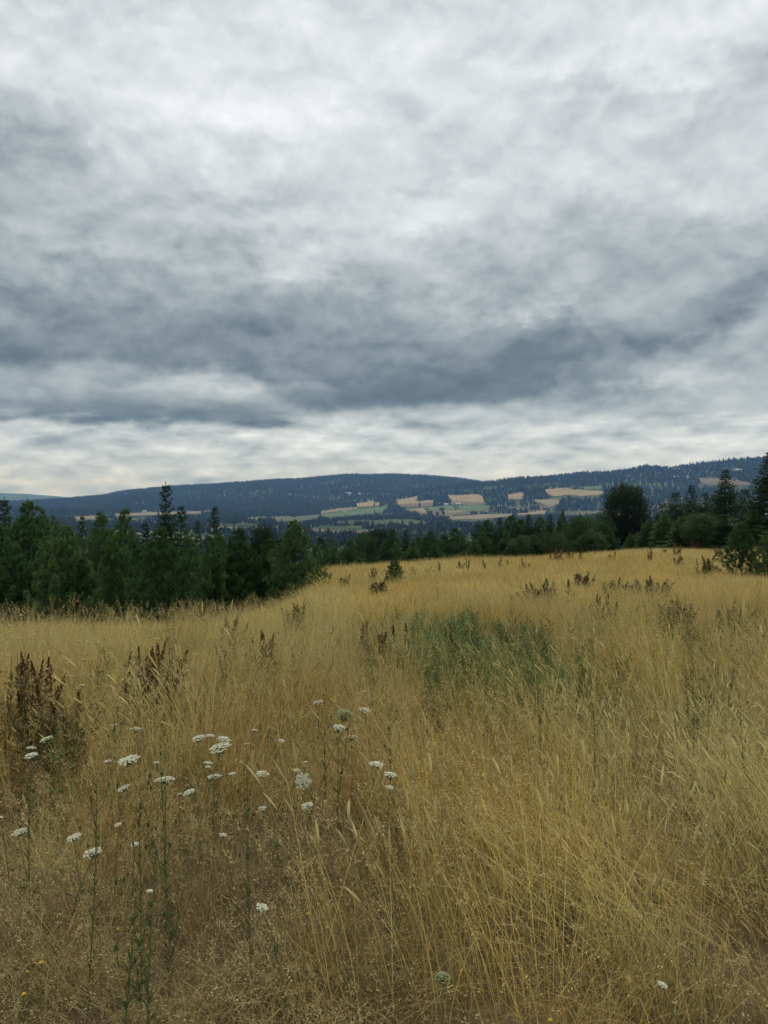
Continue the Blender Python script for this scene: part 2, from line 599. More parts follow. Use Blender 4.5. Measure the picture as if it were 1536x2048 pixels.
# ------------------------------------------------------------------ the ground: one sheet to the horizon
def build_ground():
    rr = np.concatenate([np.geomspace(.4, 100, 75), np.geomspace(106, 2900, 50), np.arange(3000, 8200, 65), np.geomspace(8300, 18400, 22)])
    an = np.concatenate([np.arange(-180, -36, 4.0), np.arange(-36, 36, .2), np.arange(36, 180, 4.0)])
    a = np.radians(an)
    R, A = np.meshgrid(rr, a, indexing='ij')
    X, Y = R * np.sin(A), R * np.cos(A)
    Z = H(X, Y)
    n, m = R.shape
    i, j = np.meshgrid(np.arange(n - 1), np.arange(m), indexing='ij')
    j2 = (j + 1) % m
    q = np.stack([i * m + j, (i + 1) * m + j, (i + 1) * m + j2, i * m + j2], -1).reshape(-1, 4)[:, ::-1]
    mb = MB()
    mb.add(np.stack([X, Y, Z], -1).reshape(-1, 3), q)
    c = len(np.concatenate(mb.v))
    mb.add([[0, 0, float(H(0, 0))]], np.zeros((0, 3), int))
    mb.add(np.zeros((0, 3)), np.stack([np.full(m, c), np.arange(m), (np.arange(m) + 1) % m], -1)[:, ::-1] - mb.n)
    mt, nt, out = new_mat('earth')
    g = nt.nodes.new('ShaderNodeNewGeometry')
    P = E(nt, g.outputs['Position'])
    ln = nt.nodes.new('ShaderNodeVectorMath'); ln.operation = 'LENGTH'
    nt.links.new(P.k, ln.inputs[0])
    r = E(nt, ln.outputs['Value'])
    n1 = noise(nt, P, 6.0, 8, .65)
    n2 = noise(nt, P, .35, 4, .5)
    thatch = ramp(nt, n1 * .7 + n2 * .3, [(.3, (.04, .028, .016)), (.5, (.10, .07, .036)), (.7, (.19, .135, .065))])
    n3 = noise(nt, P, .006, 7, .6)
    wood = ramp(nt, n3, [(.35, (.025, .04, .017)), (.5, (.06, .085, .03)), (.7, (.12, .14, .06))])
    vo = nt.nodes.new('ShaderNodeTexVoronoi')          # far parcels of pasture and crop, too far to tell their edges
    vo.inputs['Scale'].default_value = .0042
    nt.links.new(P.k, vo.inputs['Vector'])
    sx = nt.nodes.new('ShaderNodeSeparateColor')
    nt.links.new(vo.outputs['Color'], sx.inputs[0])
    parcel = ramp(nt, E(nt, sx.outputs[0]) * .8 + n3 * .3, [(.15, (.028, .05, .02)), (.45, (.055, .08, .03)), (.65, (.085, .10, .042)), (.85, (.16, .135, .075))])
    wood = mixrgb(nt, r.step(1400.0, 1900.0) * r.step(4600.0, 3900.0), wood, parcel)
    col = mixrgb(nt, r.step(70.0, 130.0), thatch, wood)
    p = bsdf(nt, out, col, .95, 0, .05)
    bp = nt.nodes.new('ShaderNodeBump'); bp.inputs['Strength'].default_value = .5; bp.inputs['Distance'].default_value = .03
    nt.links.new(n1.k, bp.inputs['Height']); nt.links.new(bp.outputs[0], p.inputs['Normal'])
    o = obj('ground', mb.mesh('ground', mt, True))
    tag(o, 'ground of the dry meadow running down into the valley', None, None, 'structure')
    del o['label']
    return o


build_ground()

# ------------------------------------------------------------------ farmland in the valley: sheets on the ground
WHEAT, STUBBLE, GREEN, ORCHARD, SOIL = 'wheat', 'stubble', 'green', 'orchard', 'soil'
FIELD_COL = {WHEAT: ((.22, .165, .08), (.33, .25, .13)), STUBBLE: ((.17, .145, .075), (.25, .205, .11)), GREEN: ((.075, .12, .045), (.11, .16, .06)),
             ORCHARD: ((.06, .085, .04), (.10, .12, .06)), SOIL: ((.13, .095, .06), (.18, .13, .085))}


def field_mat(key):
    a, b = FIELD_COL[key]
    m, nt, out = new_mat(key + '_field')
    g = nt.nodes.new('ShaderNodeNewGeometry')
    P = E(nt, g.outputs['Position'])
    n = noise(nt, P, .012, 6, .6)
    wv = nt.nodes.new('ShaderNodeTexWave')
    wv.inputs['Scale'].default_value = .012
    wv.inputs['Distortion'].default_value = 1.5
    nt.links.new(P.k, wv.inputs['Vector'])
    f = n * .9 + E(nt, wv.outputs['Fac']) * .22 - .06
    bsdf(nt, out, ramp(nt, f, [(.3, a), (.7, b)]), .9, 0, .1)
    return m


FMAT = {k: field_mat(k) for k in FIELD_COL}
FIELDS = [
    (WHEAT, 'pale wheat field with a straight top edge above the farm buildings', [(896, 991), (958, 989), (972, 1003), (970, 1006), (897, 1001)]),
    (SOIL, 'brown strip of stubble below the straight-topped wheat field', [(897, 1001), (970, 1006), (974, 1008), (930, 1011), (898, 1005)]),
    (WHEAT, 'tan field on the slope beside the dark square wood', [(795, 1000), (836, 993), (834, 1002), (866, 1001), (868, 1005), (795, 1010)]),
    (SOIL, 'brown ploughed field below the tan sloping field', [(793, 1010), (868, 1005), (872, 1010), (850, 1014), (797, 1014)]),
    (GREEN, 'bright green field below the brown ploughed field', [(850, 1016), (900, 1011), (914, 1018), (880, 1022), (856, 1022)]),
    (GREEN, 'long green field below the brown strip of stubble', [(908, 1013), (960, 1009), (990, 1013), (960, 1022), (925, 1022)]),
    (STUBBLE, 'small tan wedge beside the bright green field', [(800, 1021), (845, 1016), (858, 1027), (850, 1028), (830, 1022)]),
    (STUBBLE, 'thin tan strip below the bright green field', [(884, 1023), (926, 1021), (928, 1025), (892, 1028)]),
    (STUBBLE, 'long thin tan strip by the tall conifers', [(882, 1036), (960, 1030), (1020, 1028), (1022, 1033), (960, 1039), (900, 1040)]),
    (WHEAT, 'thin pale strip on the valley floor', [(1030, 1028), (1095, 1022), (1096, 1027), (1034, 1031)]),
    (WHEAT, 'wide wheat field below the ridge with a wavy lower edge', [(1090, 980), (1124, 976), (1150, 980), (1208, 983), (1208, 990), (1160, 993), (1136, 990), (1110, 993), (1095, 990)]),
    (WHEAT, 'small wheat field beside the dark hook-shaped copse', [(1014, 990), (1040, 985), (1048, 988), (1044, 998), (1018, 999)]),
    (STUBBLE, 'olive stubble field enclosed by conifers', [(1056, 1001), (1110, 998), (1121, 1004), (1112, 1012), (1096, 1015), (1086, 1008)]),
    (WHEAT, 'tan field with a curved top beside the vineyard', [(708, 1008), (748, 1002), (764, 1008), (750, 1013), (712, 1014)]),
    (STUBBLE, 'narrow tan strip along the hedge by the vineyard', [(634, 1024), (680, 1018), (712, 1015), (713, 1019), (676, 1024), (638, 1028)]),
    (GREEN, 'green vineyard sloping up to the curved tan field', [(632, 1032), (700, 1022), (755, 1015), (780, 1014), (770, 1024), (720, 1030), (650, 1036)]),
    (ORCHARD, 'orchard with pale rows on the valley floor', [(545, 1040), (640, 1030), (644, 1036), (590, 1043), (548, 1044)]),
    (STUBBLE, 'long pale strip on the valley floor beneath the long ridge', [(216, 1029), (300, 1025), (420, 1022), (418, 1026), (310, 1030), (220, 1034)]),
    (STUBBLE, 'faded tan field at the end of the valley', [(138, 1037), (214, 1030), (216, 1035), (150, 1042)]),
    (SOIL, 'faded brown field high on the ridge flank', [(1388, 958), (1420, 956), (1470, 960), (1512, 966), (1502, 971), (1448, 972), (1400, 967)]),
    (GREEN, 'small green field near the white sheds on the ridge', [(1162, 975), (1205, 972), (1208, 978), (1166, 980)]),
]


def build_fields():
    used = []
    for key, label, poly in FIELDS:
        W = []
        for k in range(len(poly)):                      # outline on the ground, edge by edge
            (x0, y0), (x1, y1) = poly[k], poly[(k + 1) % len(poly)]
            for t in np.linspace(0, 1, 4, endpoint=False):
                h = hit(x0 + (x1 - x0) * t, y0 + (y1 - y0) * t, 900)
                if h is not None and np.hypot(*h) < 7600:
                    W.append(h)
        if len(W) < 4:
            continue
        W = np.array(W)
        W = W + RNG.normal(0, 9.0, W.shape)             # edges are never ruled lines
        used.append(W)
        lo, hi = W.min(0), W.max(0)
        gx, gy = np.meshgrid(np.arange(lo[0], hi[0], 40.0), np.arange(lo[1], hi[1], 40.0))
        pts = np.stack([gx.ravel(), gy.ravel()], -1)
        if len(pts) > 4000:
            pts = pts[::len(pts) // 4000 + 1]
        n = len(W)
        co = [Vector(p) for p in W] + [Vector(p) for p in pts]
        v, e, f, *_ = geometry.delaunay_2d_cdt(co, [], [list(range(n))], 1, 1e-3)
        if not f:
            continue
        V = np.array([[p.x, p.y, 0] for p in v])
        V[:, 2] = H(V[:, 0], V[:, 1]) + 2.2
        mb = MB()
        mb.add(V, np.array([list(t) for t in f if len(t) == 3]))
        o = obj({WHEAT: 'wheat_field', STUBBLE: 'stubble_field', GREEN: 'green_field', ORCHARD: 'orchard_field', SOIL: 'ploughed_field'}[key],
                mb.mesh('field', FMAT[key], True))
        tag(o, label, 'field', 'fields in the valley', 'structure')
    return used


FIELD_POLYS = build_fields()


def in_fields(x, y):
    ins = np.zeros(len(x), bool)
    for W in FIELD_POLYS:
        lo, hi = W.min(0) - 5, W.max(0) + 5
        m = (x > lo[0]) & (x < hi[0]) & (y > lo[1]) & (y < hi[1])
        if not m.any():
            continue
        xx, yy = x[m], y[m]
        c = np.zeros(len(xx), bool)
        for k in range(len(W)):
            (x0, y0), (x1, y1) = W[k], W[k - 1]
            t = ((y0 > yy) != (y1 > yy)) & (xx < (x1 - x0) * (yy - y0) / (y1 - y0 + 1e-9) + x0)
            c ^= t
        ins[np.nonzero(m)[0][c]] = True
    return ins

# ------------------------------------------------------------------ trees
BARK = plain_mat('bark', (.035, .027, .02), (.085, .065, .05), 14, .9, 0, .6)
PINE = leaf_mat('pine_needles', (.02, .046, .015), (.06, .125, .034), (.14, .23, .068), .2, 1.3)
FIR = leaf_mat('fir_needles', (.014, .034, .015), (.032, .068, .025), (.065, .115, .04), .2, 1.5)
YOUNG = leaf_mat('young_fir_needles', (.024, .055, .018), (.065, .125, .035), (.13, .21, .06), .22, 1.5)
OAK = leaf_mat('oak_leaves', (.012, .026, .011), (.028, .052, .018), (.058, .09, .03), .25, .8)
BUSH = leaf_mat('bush_leaves', (.024, .052, .016), (.058, .105, .03), (.11, .175, .05), .28, 1.0)
WOOD_FAR = leaf_mat('distant_conifers', (.007, .017, .009), (.018, .038, .016), (.05, .08, .028), .1, .0035)


def conifer(seed, h, R, kind):
    """Trunk with whorls of limbs, crown of needle tufts or sprays. Returns two meshes."""
    r = np.random.default_rng(seed)
    tk, cr = MB(), MB()
    n = 9
    zz = np.linspace(0, h, n)
    wob = np.cumsum(r.normal(0, .012 * h / n, (n, 2)), 0)
    wob[0] = 0
    axis = np.column_stack([wob, zz])
    r0 = .017 * h + .02
    tube(tk, axis - np.array([0, 0, .12]) * (zz[:, None] < .01), np.linspace(r0, .012, n) , 7)

    def at(z):
        return np.array([np.interp(z, zz, axis[:, 0]), np.interp(z, zz, axis[:, 1]), z])
    pine = kind == 'pine'
    z = h * (.05 if kind != 'fir' else .06)
    asym = r.uniform(0, 6.28)
    while z < h * .985:
        t = z / h
        if pine:
            prof = (1 - t) ** 1.02 * (.62 + .38 * sstep(0, .16, t)) * 1.15
        elif kind == 'young':
            prof = (1 - t) ** .85 * (.8 + .2 * sstep(0, .15, t))
        else:
            prof = (1 - t) ** .95 * (.85 + .15 * sstep(0, .2, t))
        L0 = R * prof + (.05 if pine else .06) * (h / 5) ** .3
        nb = r.integers(6, 9) if t < .8 else r.integers(3, 5)
        a0 = r.uniform(0, 6.28)
        for b in range(nb):
            a = a0 + b * 2 * math.pi / nb + r.normal(0, .25)
            L = L0 * r.uniform(.68, 1.18) * (1 + .12 * math.cos(a - asym))
            rise = {'pine': .25 + .75 * t, 'young': .15 + .6 * t, 'fir': -.12 + .55 * t}[kind] + r.normal(0, .08)
            d = np.array([math.cos(a), math.sin(a), 0])
            s = np.linspace(0, 1, 5)
            hz = L * rise * s + L * (.25 if pine else -.10) * s ** 2 + (.12 * L * s ** 3 if kind == 'fir' else 0)
            P = at(z) + d * (L * s)[:, None] + np.column_stack([0 * s, 0 * s, hz])
            if L > .15:
                tube(tk, P, np.linspace(max(.005, .010 * L + .004), .003, 5), 3)
            T = unit(np.gradient(P, axis=0))

            def lerp(q):
                return np.stack([np.interp(q, s, P[:, k]) for k in range(3)], -1), unit(np.stack([np.interp(q, s, T[:, k]) for k in range(3)], -1))
            if pine:
                ne = 3 + int(3 * min(1, L))              # bushy clump at the end of the limb, a few tufts behind it
                nm = int(L / .32)
                q = np.clip(np.concatenate([r.uniform(.80, 1.0, ne), r.uniform(.30, .78, nm), [1.0]]), 0, 1)
                m = len(q)
                C, D = lerp(q)
                off = r.normal(0, .085, (m, 3))
                off[ne:] *= .5
                C = C + off * min(1, L + .2)
                nn = 24
                D2 = np.repeat(unit(D + np.array([0, 0, .5]) + r.normal(0, .3, (m, 3))), nn, 0)
                nd = unit(D2 * .6 + unit(r.normal(size=(m * nn, 3))))
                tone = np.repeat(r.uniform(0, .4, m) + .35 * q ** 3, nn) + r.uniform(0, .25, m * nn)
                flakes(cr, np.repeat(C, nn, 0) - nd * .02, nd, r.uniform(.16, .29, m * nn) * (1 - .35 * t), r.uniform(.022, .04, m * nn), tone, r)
            else:
                step = .10 if kind == 'young' else .12
                m = max(3, int(L / step))
                q = np.clip(np.linspace(.12, 1.0, m) + r.normal(0, .02, m), 0, 1)
                C, D = lerp(q)
                side = unit(np.cross(D, [0, 0, 1.0]))
                for sg in (-1, 1, 0):
                    tw = (1 - q * .75) * L * .42 + .10
                    if sg == 0:
                        dd = unit(D + np.array([0, 0, .35 if kind == 'young' else .12]) + r.normal(0, .22, (m, 3)))
                        tw = tw * .6 + .05
                    else:
                        dd = unit(D * .75 + sg * side * .85 + np.array([0, 0, .12 if kind == 'young' else -.28]) + r.normal(0, .16, (m, 3)))
                    # each side twig: short needle-bearing sprays along it
                    kk = 4
                    f = np.tile(np.linspace(.15, .8, kk), m)
                    pp = np.repeat(C, kk, 0) + np.repeat(dd * tw[:, None], kk, 0) * f[:, None]
                    d3 = unit(np.repeat(dd, kk, 0) + r.normal(0, .38, (m * kk, 3)))
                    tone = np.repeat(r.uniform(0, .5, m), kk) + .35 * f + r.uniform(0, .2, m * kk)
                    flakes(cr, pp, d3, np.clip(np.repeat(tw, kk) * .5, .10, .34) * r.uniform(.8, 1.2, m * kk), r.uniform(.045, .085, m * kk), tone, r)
        z += {'pine': .34, 'young': .20, 'fir': .27}[kind] * r.uniform(.75, 1.25) * (1 - .35 * t) * (h / 6) ** .45
    # leader
    top = at(h)
    m = 26 if pine else 10
    pp = top + np.column_stack([np.zeros(m), np.zeros(m), -r.uniform(0, (.10 if pine else .06) * h, m)])
    nd = unit(r.normal(size=(m, 3)) * .55 + np.array([0, 0, .8]))
    flakes(cr, pp, nd, .16 if pine else .14, .03, r.uniform(0, .6, m), r)
    return tk.mesh('trunk', BARK, True), cr.mesh('crown', {'pine': PINE, 'fir': FIR, 'young': YOUNG}[kind])


def broadleaf(seed, h, R, mat, low=.25, leaf=.17, count=7000, blobs=46):
    """Forking trunk and a crown of leaf clumps with gaps between them."""
    r = np.random.default_rng(seed)
    tk, cr = MB(), MB()
    fork = h * low
    tube(tk, [(0, 0, -.15), (0, .02, fork * .5), (.03, 0, fork), (.02, .03, h * .6), (0, 0, h * .82)], [h * .036, h * .028, h * .024, h * .014, h * .004], 8)
    cent = np.array([0, 0, h * (low + 1) / 2])
    rad = np.array([R, R, h * (1 - low) / 2])
    C = []
    tries = 0
    while len(C) < blobs and tries < 5000:
        tries += 1
        u = unit(r.normal(size=3)) * r.uniform(.35, 1.0) ** .5
        p = cent + u * rad * .84
        if all(np.linalg.norm((p - q) / rad) > .23 for q, _ in C):
            C.append((p, r.uniform(.17, .30)))
    for p, s in C:
        st = np.array([0, 0, fork + (p[2] - fork) * r.uniform(.05, .5)])
        mid = (st + p) / 2 + np.array([0, 0, -.03 * h]) + r.normal(0, .02 * h, 3)
        tube(tk, [st, mid, p], [h * .009, h * .006, h * .002], 4)
    per = count // len(C)
    for p, s in C:
        u = unit(r.normal(size=(per, 3))) * (r.uniform(.05, 1, (per, 1)) ** .45)
        u[:, 2] *= .75
        pos = p + u * s * np.array([R, R, R]) * 1.25
        dd = unit(u * .6 + r.normal(size=(per, 3)) * .7 + np.array([0, 0, -.1]))
        nn = unit(r.normal(size=(per, 3)) * .6 + np.array([0, 0, 1.0]))
        tone = r.uniform(0, .5) + r.uniform(0, .5, per)
        leaf_cards(cr, pos, dd, nn, r.uniform(.7, 1.3, per) * leaf, r.uniform(.45, .75, per) * leaf, tone)
    return tk.mesh('trunk', BARK, True), cr.mesh('crown', mat)


TREES = {
    'pine': [conifer(20 + k, 5.0, 1.75, 'pine') for k in range(4)],
    'fir': [conifer(40 + k, 8.0, 2.0, 'fir') for k in range(4)],
    'young': [conifer(60 + k, 4.5, 1.55, 'young') for k in range(3)],
    'oak': [broadleaf(80, 9.0, 3.1, OAK, .22, .20, 15000, 90)],
    'bush': [broadleaf(84 + k, 5.0, 2.1, BUSH, .10, .15, 6500, 48) for k in range(3)],
}
TREE_H = {'pine': 5.0, 'fir': 8.0, 'young': 4.5, 'oak': 9.0, 'bush': 5.0}
TREE_R = {'pine': 1.75, 'fir': 2.0, 'young': 1.55, 'oak': 3.1, 'bush': 2.1}
TREE_NAME = {'pine': 'pine_tree', 'fir': 'fir_tree', 'young': 'young_fir_tree', 'oak': 'oak_tree', 'bush': 'broadleaf_tree'}
tree_count = {}


def tree(kind, px, top, dist, wpx, label, group=None, k=None):
    """A tree by its column and top in the photograph, its distance and its width in pixels."""
    d = ray(px, top)
    x, y = d[0] * dist, dist
    zt = EYE[2] + d[2] * dist
    zb = float(H(x, y)) - .05
    h = zt - zb
    n = tree_count.get(kind, 0)
    tree_count[kind] = n + 1
    v = TREES[kind][(n if k is None else k) % len(TREES[kind])]
    sw = (wpx / FPX * dist) / (2 * TREE_R[kind])
    o = thing(TREE_NAME[kind], (x, y, zb), label, 'tree', group, (n * 2.39996) % 6.283, (sw, sw, h / TREE_H[kind]))
    obj('trunk', v[0], o)
    obj('crown', v[1], o)
    return o, h, sw * TREE_R[kind]


LOG = []
# dense stand of young pines below the near crest
GP = 'young pines standing in a dense dark wood'
GB = 'firs rising behind the young pines'
L_P = 'bushy dark green young pine in the dense wood below the meadow crest'
for kind, px, top, dist, w, label, grp in [
    ('pine', 590, 1042, 27, 112, 'bushy young pine at the open end of the dense pine wood', None),
    ('pine', 478, 1060, 29, 125, L_P, GP), ('pine', 425, 1082, 28, 112, L_P, GP), ('pine', 322, 1056, 29, 118, 'broad light green young pine below the tall thin-topped fir', None),
    ('pine', 236, 1066, 30, 104, L_P, GP), ('pine', 165, 1120, 31, 100, L_P, GP), ('pine', 135, 1050, 31, 120, L_P, GP),
    ('pine', 58, 1004, 36, 150, 'tallest pine of the dense wood with a thick knobbly top', None), ('pine', -10, 1040, 33, 140, L_P, GP),
    ('pine', 540, 1080, 29, 104, L_P, GP), ('pine', 275, 1098, 36, 110, L_P, GP), ('pine', 375, 1075, 38, 110, L_P, GP),
    ('pine', -70, 1020, 38, 150, L_P, GP), ('pine', 95, 1075, 33, 110, L_P, GP), ('pine', 30, 1090, 32, 110, L_P, GP),
    ('pine', 205, 1030, 44, 120, L_P, GP), ('pine', 290, 1090, 43, 120, L_P, GP), ('pine', 440, 1075, 45, 120, L_P, GP),
    ('fir', 333, 962, 47, 105, 'tall fir with a thin ragged leader above the pines', None),
    ('fir', 362, 1010, 46, 110, 'slender fir leaning against the tall thin-topped fir', None),
    ('fir', 430, 1010, 48, 100, 'narrow pointed dark fir behind the pine wood', None),
    ('pine', 249, 1018, 48, 95, 'dense pointed dark pine rising behind the pine wood', None),
    ('fir', 200, 1022, 47, 100, 'ragged fir between two pointed conifers of the pine wood', None),
    ('bush', 120, 1018, 50, 90, 'light green broadleaf tree rising over the pine wood', None),
    ('fir', 6, 992, 45, 120, 'big fir at the outer end of the pine wood', None),
    ('oak', 525, 1030, 56, 70, 'small dark round-topped tree behind the pine wood', None),
    ('fir', 165, 1030, 52, 80, 'firs rising behind the young pines, dark and pointed', GB), ('fir', 85, 1015, 55, 90, 'firs rising behind the young pines, dark and pointed', GB),
    ('fir', 290, 1045, 55, 90, 'firs rising behind the young pines, dark and pointed', GB), ('fir', 480, 1052, 55, 90, 'firs rising behind the young pines, dark and pointed', GB),
    ('fir', 560, 1075, 60, 90, 'firs rising behind the young pines, dark and pointed', GB), ('fir', 395, 1040, 56, 90, 'firs rising behind the young pines, dark and pointed', GB),
]:
    w = w * 1.14 if kind == 'pine' else w * 1.1
    o, h, R = tree(kind, px, top, dist, w, label.replace('firs rising', 'dark pointed fir rising').replace(', dark and pointed', ''), grp)
    LOG.append((kind, px, round(h, 1), round(R, 1)))

# line of trees beyond the far edge of the meadow
GM = 'trees in the long line beyond the meadow'
rt = np.random.default_rng(5)
LM = {'young': 'green young fir in the long tree line beyond the meadow', 'pine': 'rounded green pine in the long tree line beyond the meadow',
      'fir': 'dark fir in the long tree line beyond the meadow', 'bush': 'rounded broadleaf tree in the long tree line beyond the meadow'}
line = [(640, 1076, 'pine'), (668, 1070, 'bush'), (700, 1082, 'pine'), (728, 1062, 'bush'), (758, 1048, 'oak'), (785, 1060, 'young'), (812, 1058, 'fir'), (838, 1075, 'young'),
        (862, 1064, 'pine'), (888, 1070, 'young'), (912, 1058, 'pine'), (935, 1066, 'bush'), (955, 1046, 'fir'), (975, 1040, 'pine'), (1000, 1034, 'fir'), (1022, 1032, 'pine'), (1042, 1040, 'young'),
        (1058, 1027, 'fir'), (1080, 1036, 'pine'), (1100, 1028, 'fir'), (1122, 1046, 'pine'), (1145, 1038, 'young'), (1165, 1026, 'bush'), (1190, 1020, 'bush'), (1205, 1048, 'young')]
for i, (px, top, kind) in enumerate(line):
    d0 = 84 + rt.uniform(0, 10)
    lab = 'dark round-crowned oak standing in the long tree line beyond the meadow' if kind == 'oak' else LM[kind]
    o, h, R = tree(kind, px, top, d0, {'pine': 84, 'young': 80, 'fir': 76, 'bush': 84, 'oak': 84}[kind], lab, None if kind == 'oak' else GM)
    LOG.append((kind, px, round(h, 1), round(R, 1)))
    if i % 7 != 3:                                      # a lower one in front
        k2 = ('young', 'pine', 'young', 'bush')[i % 4]
        o, h, R = tree(k2, px + rt.uniform(-18, 18), top + rt.uniform(24, 40), 80 + rt.uniform(0, 3), 66, LM[k2], GM)

# oak and firs on the rise
for kind, px, top, dist, w, label in [
    ('oak', 1252, 958, 92, 106, 'big dark oak with a round crown standing on the rise'),
    ('young', 1300, 1040, 84, 76, 'young fir standing close beside the big dark oak'),
    ('young', 1262, 1068, 81, 40, 'smallest young fir at the foot of the big dark oak'),
    ('young', 1212, 1052, 84, 66, 'light green young fir just before the big dark oak'),
    ('fir', 1352, 982, 84, 112, 'bushy dark fir between the oak and the pointed firs'),
    ('fir', 1382, 970, 88, 100, 'fir with a thin straight leader rising from the dark copse'),
    ('fir', 1410, 984, 84, 100, 'lower pointed fir beside the fir with a straight leader'),
    ('fir', 1451, 938, 80, 120, 'tallest thin-topped spire fir of the copse on the rise'),
    ('fir', 1490, 976, 76, 120, 'fir with a slim top between the spire fir and the great fir'),
    ('fir', 1545, 903, 66, 190, 'great dark fir overtopping the copse at its end'),
    ('bush', 1402, 1022, 72, 90, 'light green broadleaf tree in front of the copse of firs'),
    ('young', 1366, 1034, 74, 80, 'dense green young fir beside the light green tree of the copse'),
    ('young', 1330, 1030, 80, 76, 'dense young fir in the dark copse behind the saplings'),
    ('young', 1450, 1030, 70, 90, 'broad young fir below the tall spire fir'),
    ('young', 1510, 1020, 64, 100, 'broad young fir below the great dark fir'),
    ('fir', 1590, 940, 66, 170, 'dark fir behind the great fir at the end of the copse'),
    ('young', 1575, 1030, 56, 110, 'outermost young fir of the copse on the rise'),
    ('fir', 1430, 988, 92, 120, 'dark fir at the back of the copse on the rise'),
    ('fir', 1325, 1004, 95, 110, 'dark fir behind the copse beside the big oak'),
    ('pine', 1484, 1046, 27, 84, 'small open young pine standing alone in the meadow grass'),
    ('pine', 1536, 1078, 26, 60, 'low spreading young pine beside the small open pine'),
    ('pine', 790, 1114, 27, 46, 'tiny dark pine seedling alone in the middle of the meadow'),
]:
    o, h, R = tree(kind, px, top, dist, w, label)
    LOG.append((kind, px, round(h, 1), round(R, 1)))
print('TREES', LOG)


# ------------------------------------------------------------------ woods on the valley floor and the ridges
def far_conifer(seed, tiers):
    r = np.random.default_rng(seed)
    mb = MB()
    tube(mb, [(0, 0, -.05), (0, 0, .9)], [.018, .006], 4, .1)
    for k in range(tiers):
        t0 = .10 + .86 * k / tiers
        n = 9
        a = np.arange(n) * 2 * math.pi / n + r.uniform(0, 1, n)
        rr = .21 * (1 - t0) ** .8 * r.uniform(.55, 1.25, n) + .015
        ring = np.column_stack([rr * np.cos(a), rr * np.sin(a), t0 - r.uniform(0, .05, n)])
        top = np.array([[r.normal(0, .008), r.normal(0, .008), min(1.0, t0 + 1.9 / tiers)]])
        mb.add(np.concatenate([ring, top]), np.column_stack([np.arange(n), (np.arange(n) + 1) % n, np.full(n, n)]), np.concatenate([r.uniform(.2, .8, n), [.5]]))
    return mb.mesh('far_conifer', WOOD_FAR)


def far_round(seed):
    r = np.random.default_rng(seed)
    mb = MB()
    for k in range(26):
        u = unit(r.normal(size=3)) * np.array([.30, .30, .36]) * r.uniform(.5, 1)
        p = np.array([0, 0, .55]) + u
        m = 9
        pos = p + r.normal(0, .07, (m, 3))
        leaf_cards(mb, pos, unit(r.normal(size=(m, 3))), unit(r.normal(size=(m, 3)) * .5 + np.array([0, 0, 1])), .20, .16, np.full(m, r.uniform(.2, .9)))
    tube(mb, [(0, 0, -.05), (0, 0, .5)], [.03, .015], 4, .1)
    return mb.mesh('far_round', WOOD_FAR)


FAR = [far_conifer(1, 7), far_conifer(2, 6), far_conifer(3, 8), far_round(4), far_round(5)]


def hides_field(x, y, z0, h):
    """Trees that would stand before a field: the land in front of the fields lies open."""
    px = 768 + FPX * x / y
    ins = np.zeros(len(x), bool)
    for _, _, p in FIELDS:
        W = np.array(p, float)
        W = W.mean(0) + (W - W.mean(0)) * .86            # woods overlap the field edges
        near = np.nonzero((px > W[:, 0].min()) & (px < W[:, 0].max()))[0]
        if not len(near):
            continue
        for fr in (.25, .45, .65, .85, 1.0):
            py = 1000 - FPX * (z0[near] + h[near] * fr - EYE[2]) / y[near]
            c = np.zeros(len(near), bool)
            for k in range(len(W)):
                (x0, y0), (x1, y1) = W[k], W[k - 1]
                c ^= ((y0 > py) != (y1 > py)) & (px[near] < (x1 - x0) * (py - y0) / (y1 - y0 + 1e-9) + x0)
            ins[near[c]] = True
    return ins


def wood(name, r0, r1, cell, hmin, hmax, label, broad=.25, clear=.0, amax=34, seed=1):
    r = np.random.default_rng(seed)
    area = math.radians(2 * amax) * (r1 * r1 - r0 * r0) / 2
    N = int(area / cell ** 2)
    rad = np.sqrt(r.uniform(r0 * r0, r1 * r1, N))
    a = np.radians(r.uniform(-amax, amax, N))
    x, y = rad * np.sin(a), rad * np.cos(a)
    keep = ~in_fields(x, y)
    if clear > 0:
        keep &= wavy(x, y, 800, seed + 50) * .6 + wavy(x, y, 260, seed + 51) * .5 > -1.2 + clear
    x, y = x[keep], y[keep]
    N = len(x)
    z = H(x, y) - .3
    h = (hmin + (hmax - hmin) * r.uniform(0, 1, N) ** 1.6) * (1 + .18 * wavy(x, y, 400, seed + 60))
    wd = h * r.uniform(.8, 1.25, N)
    idx = np.where(r.uniform(0, 1, N) < broad, r.integers(3, 5, N), r.integers(0, 3, N))
    h = np.where(idx > 2, h * .62, h)
    hide = hides_field(x, y, z, h) & (r.uniform(0, 1, N) > .012)
    x, y, z, h, wd, idx = (q[~hide] for q in (x, y, z, h, wd, idx))
    N = len(x)
    rot = np.column_stack([np.zeros(N), np.zeros(N), r.uniform(0, 6.28, N)])
    scatter(name, FAR, np.column_stack([x, y, z]), rot, np.column_stack([wd, wd, h]), idx, np.full((N, 3), 1.0), label, 'wood')
    return N


nw = wood('valley_wood', 150, 900, 8.0, 9, 17, 'dark wood on the slope falling away beyond the tree line', .35, .0, 34, 1)
nw += wood('valley_floor_wood', 900, 3900, 17.0, 10, 27, 'dark woods on the valley floor between the fields', .35, 1.22, 34, 2)
nw += wood('ridge_wood', 3900, 8300, 22.0, 19, 35, 'blue-dark conifer forest covering the long ridges', .08, .36, 31, 3)
print('WOODS', nw)

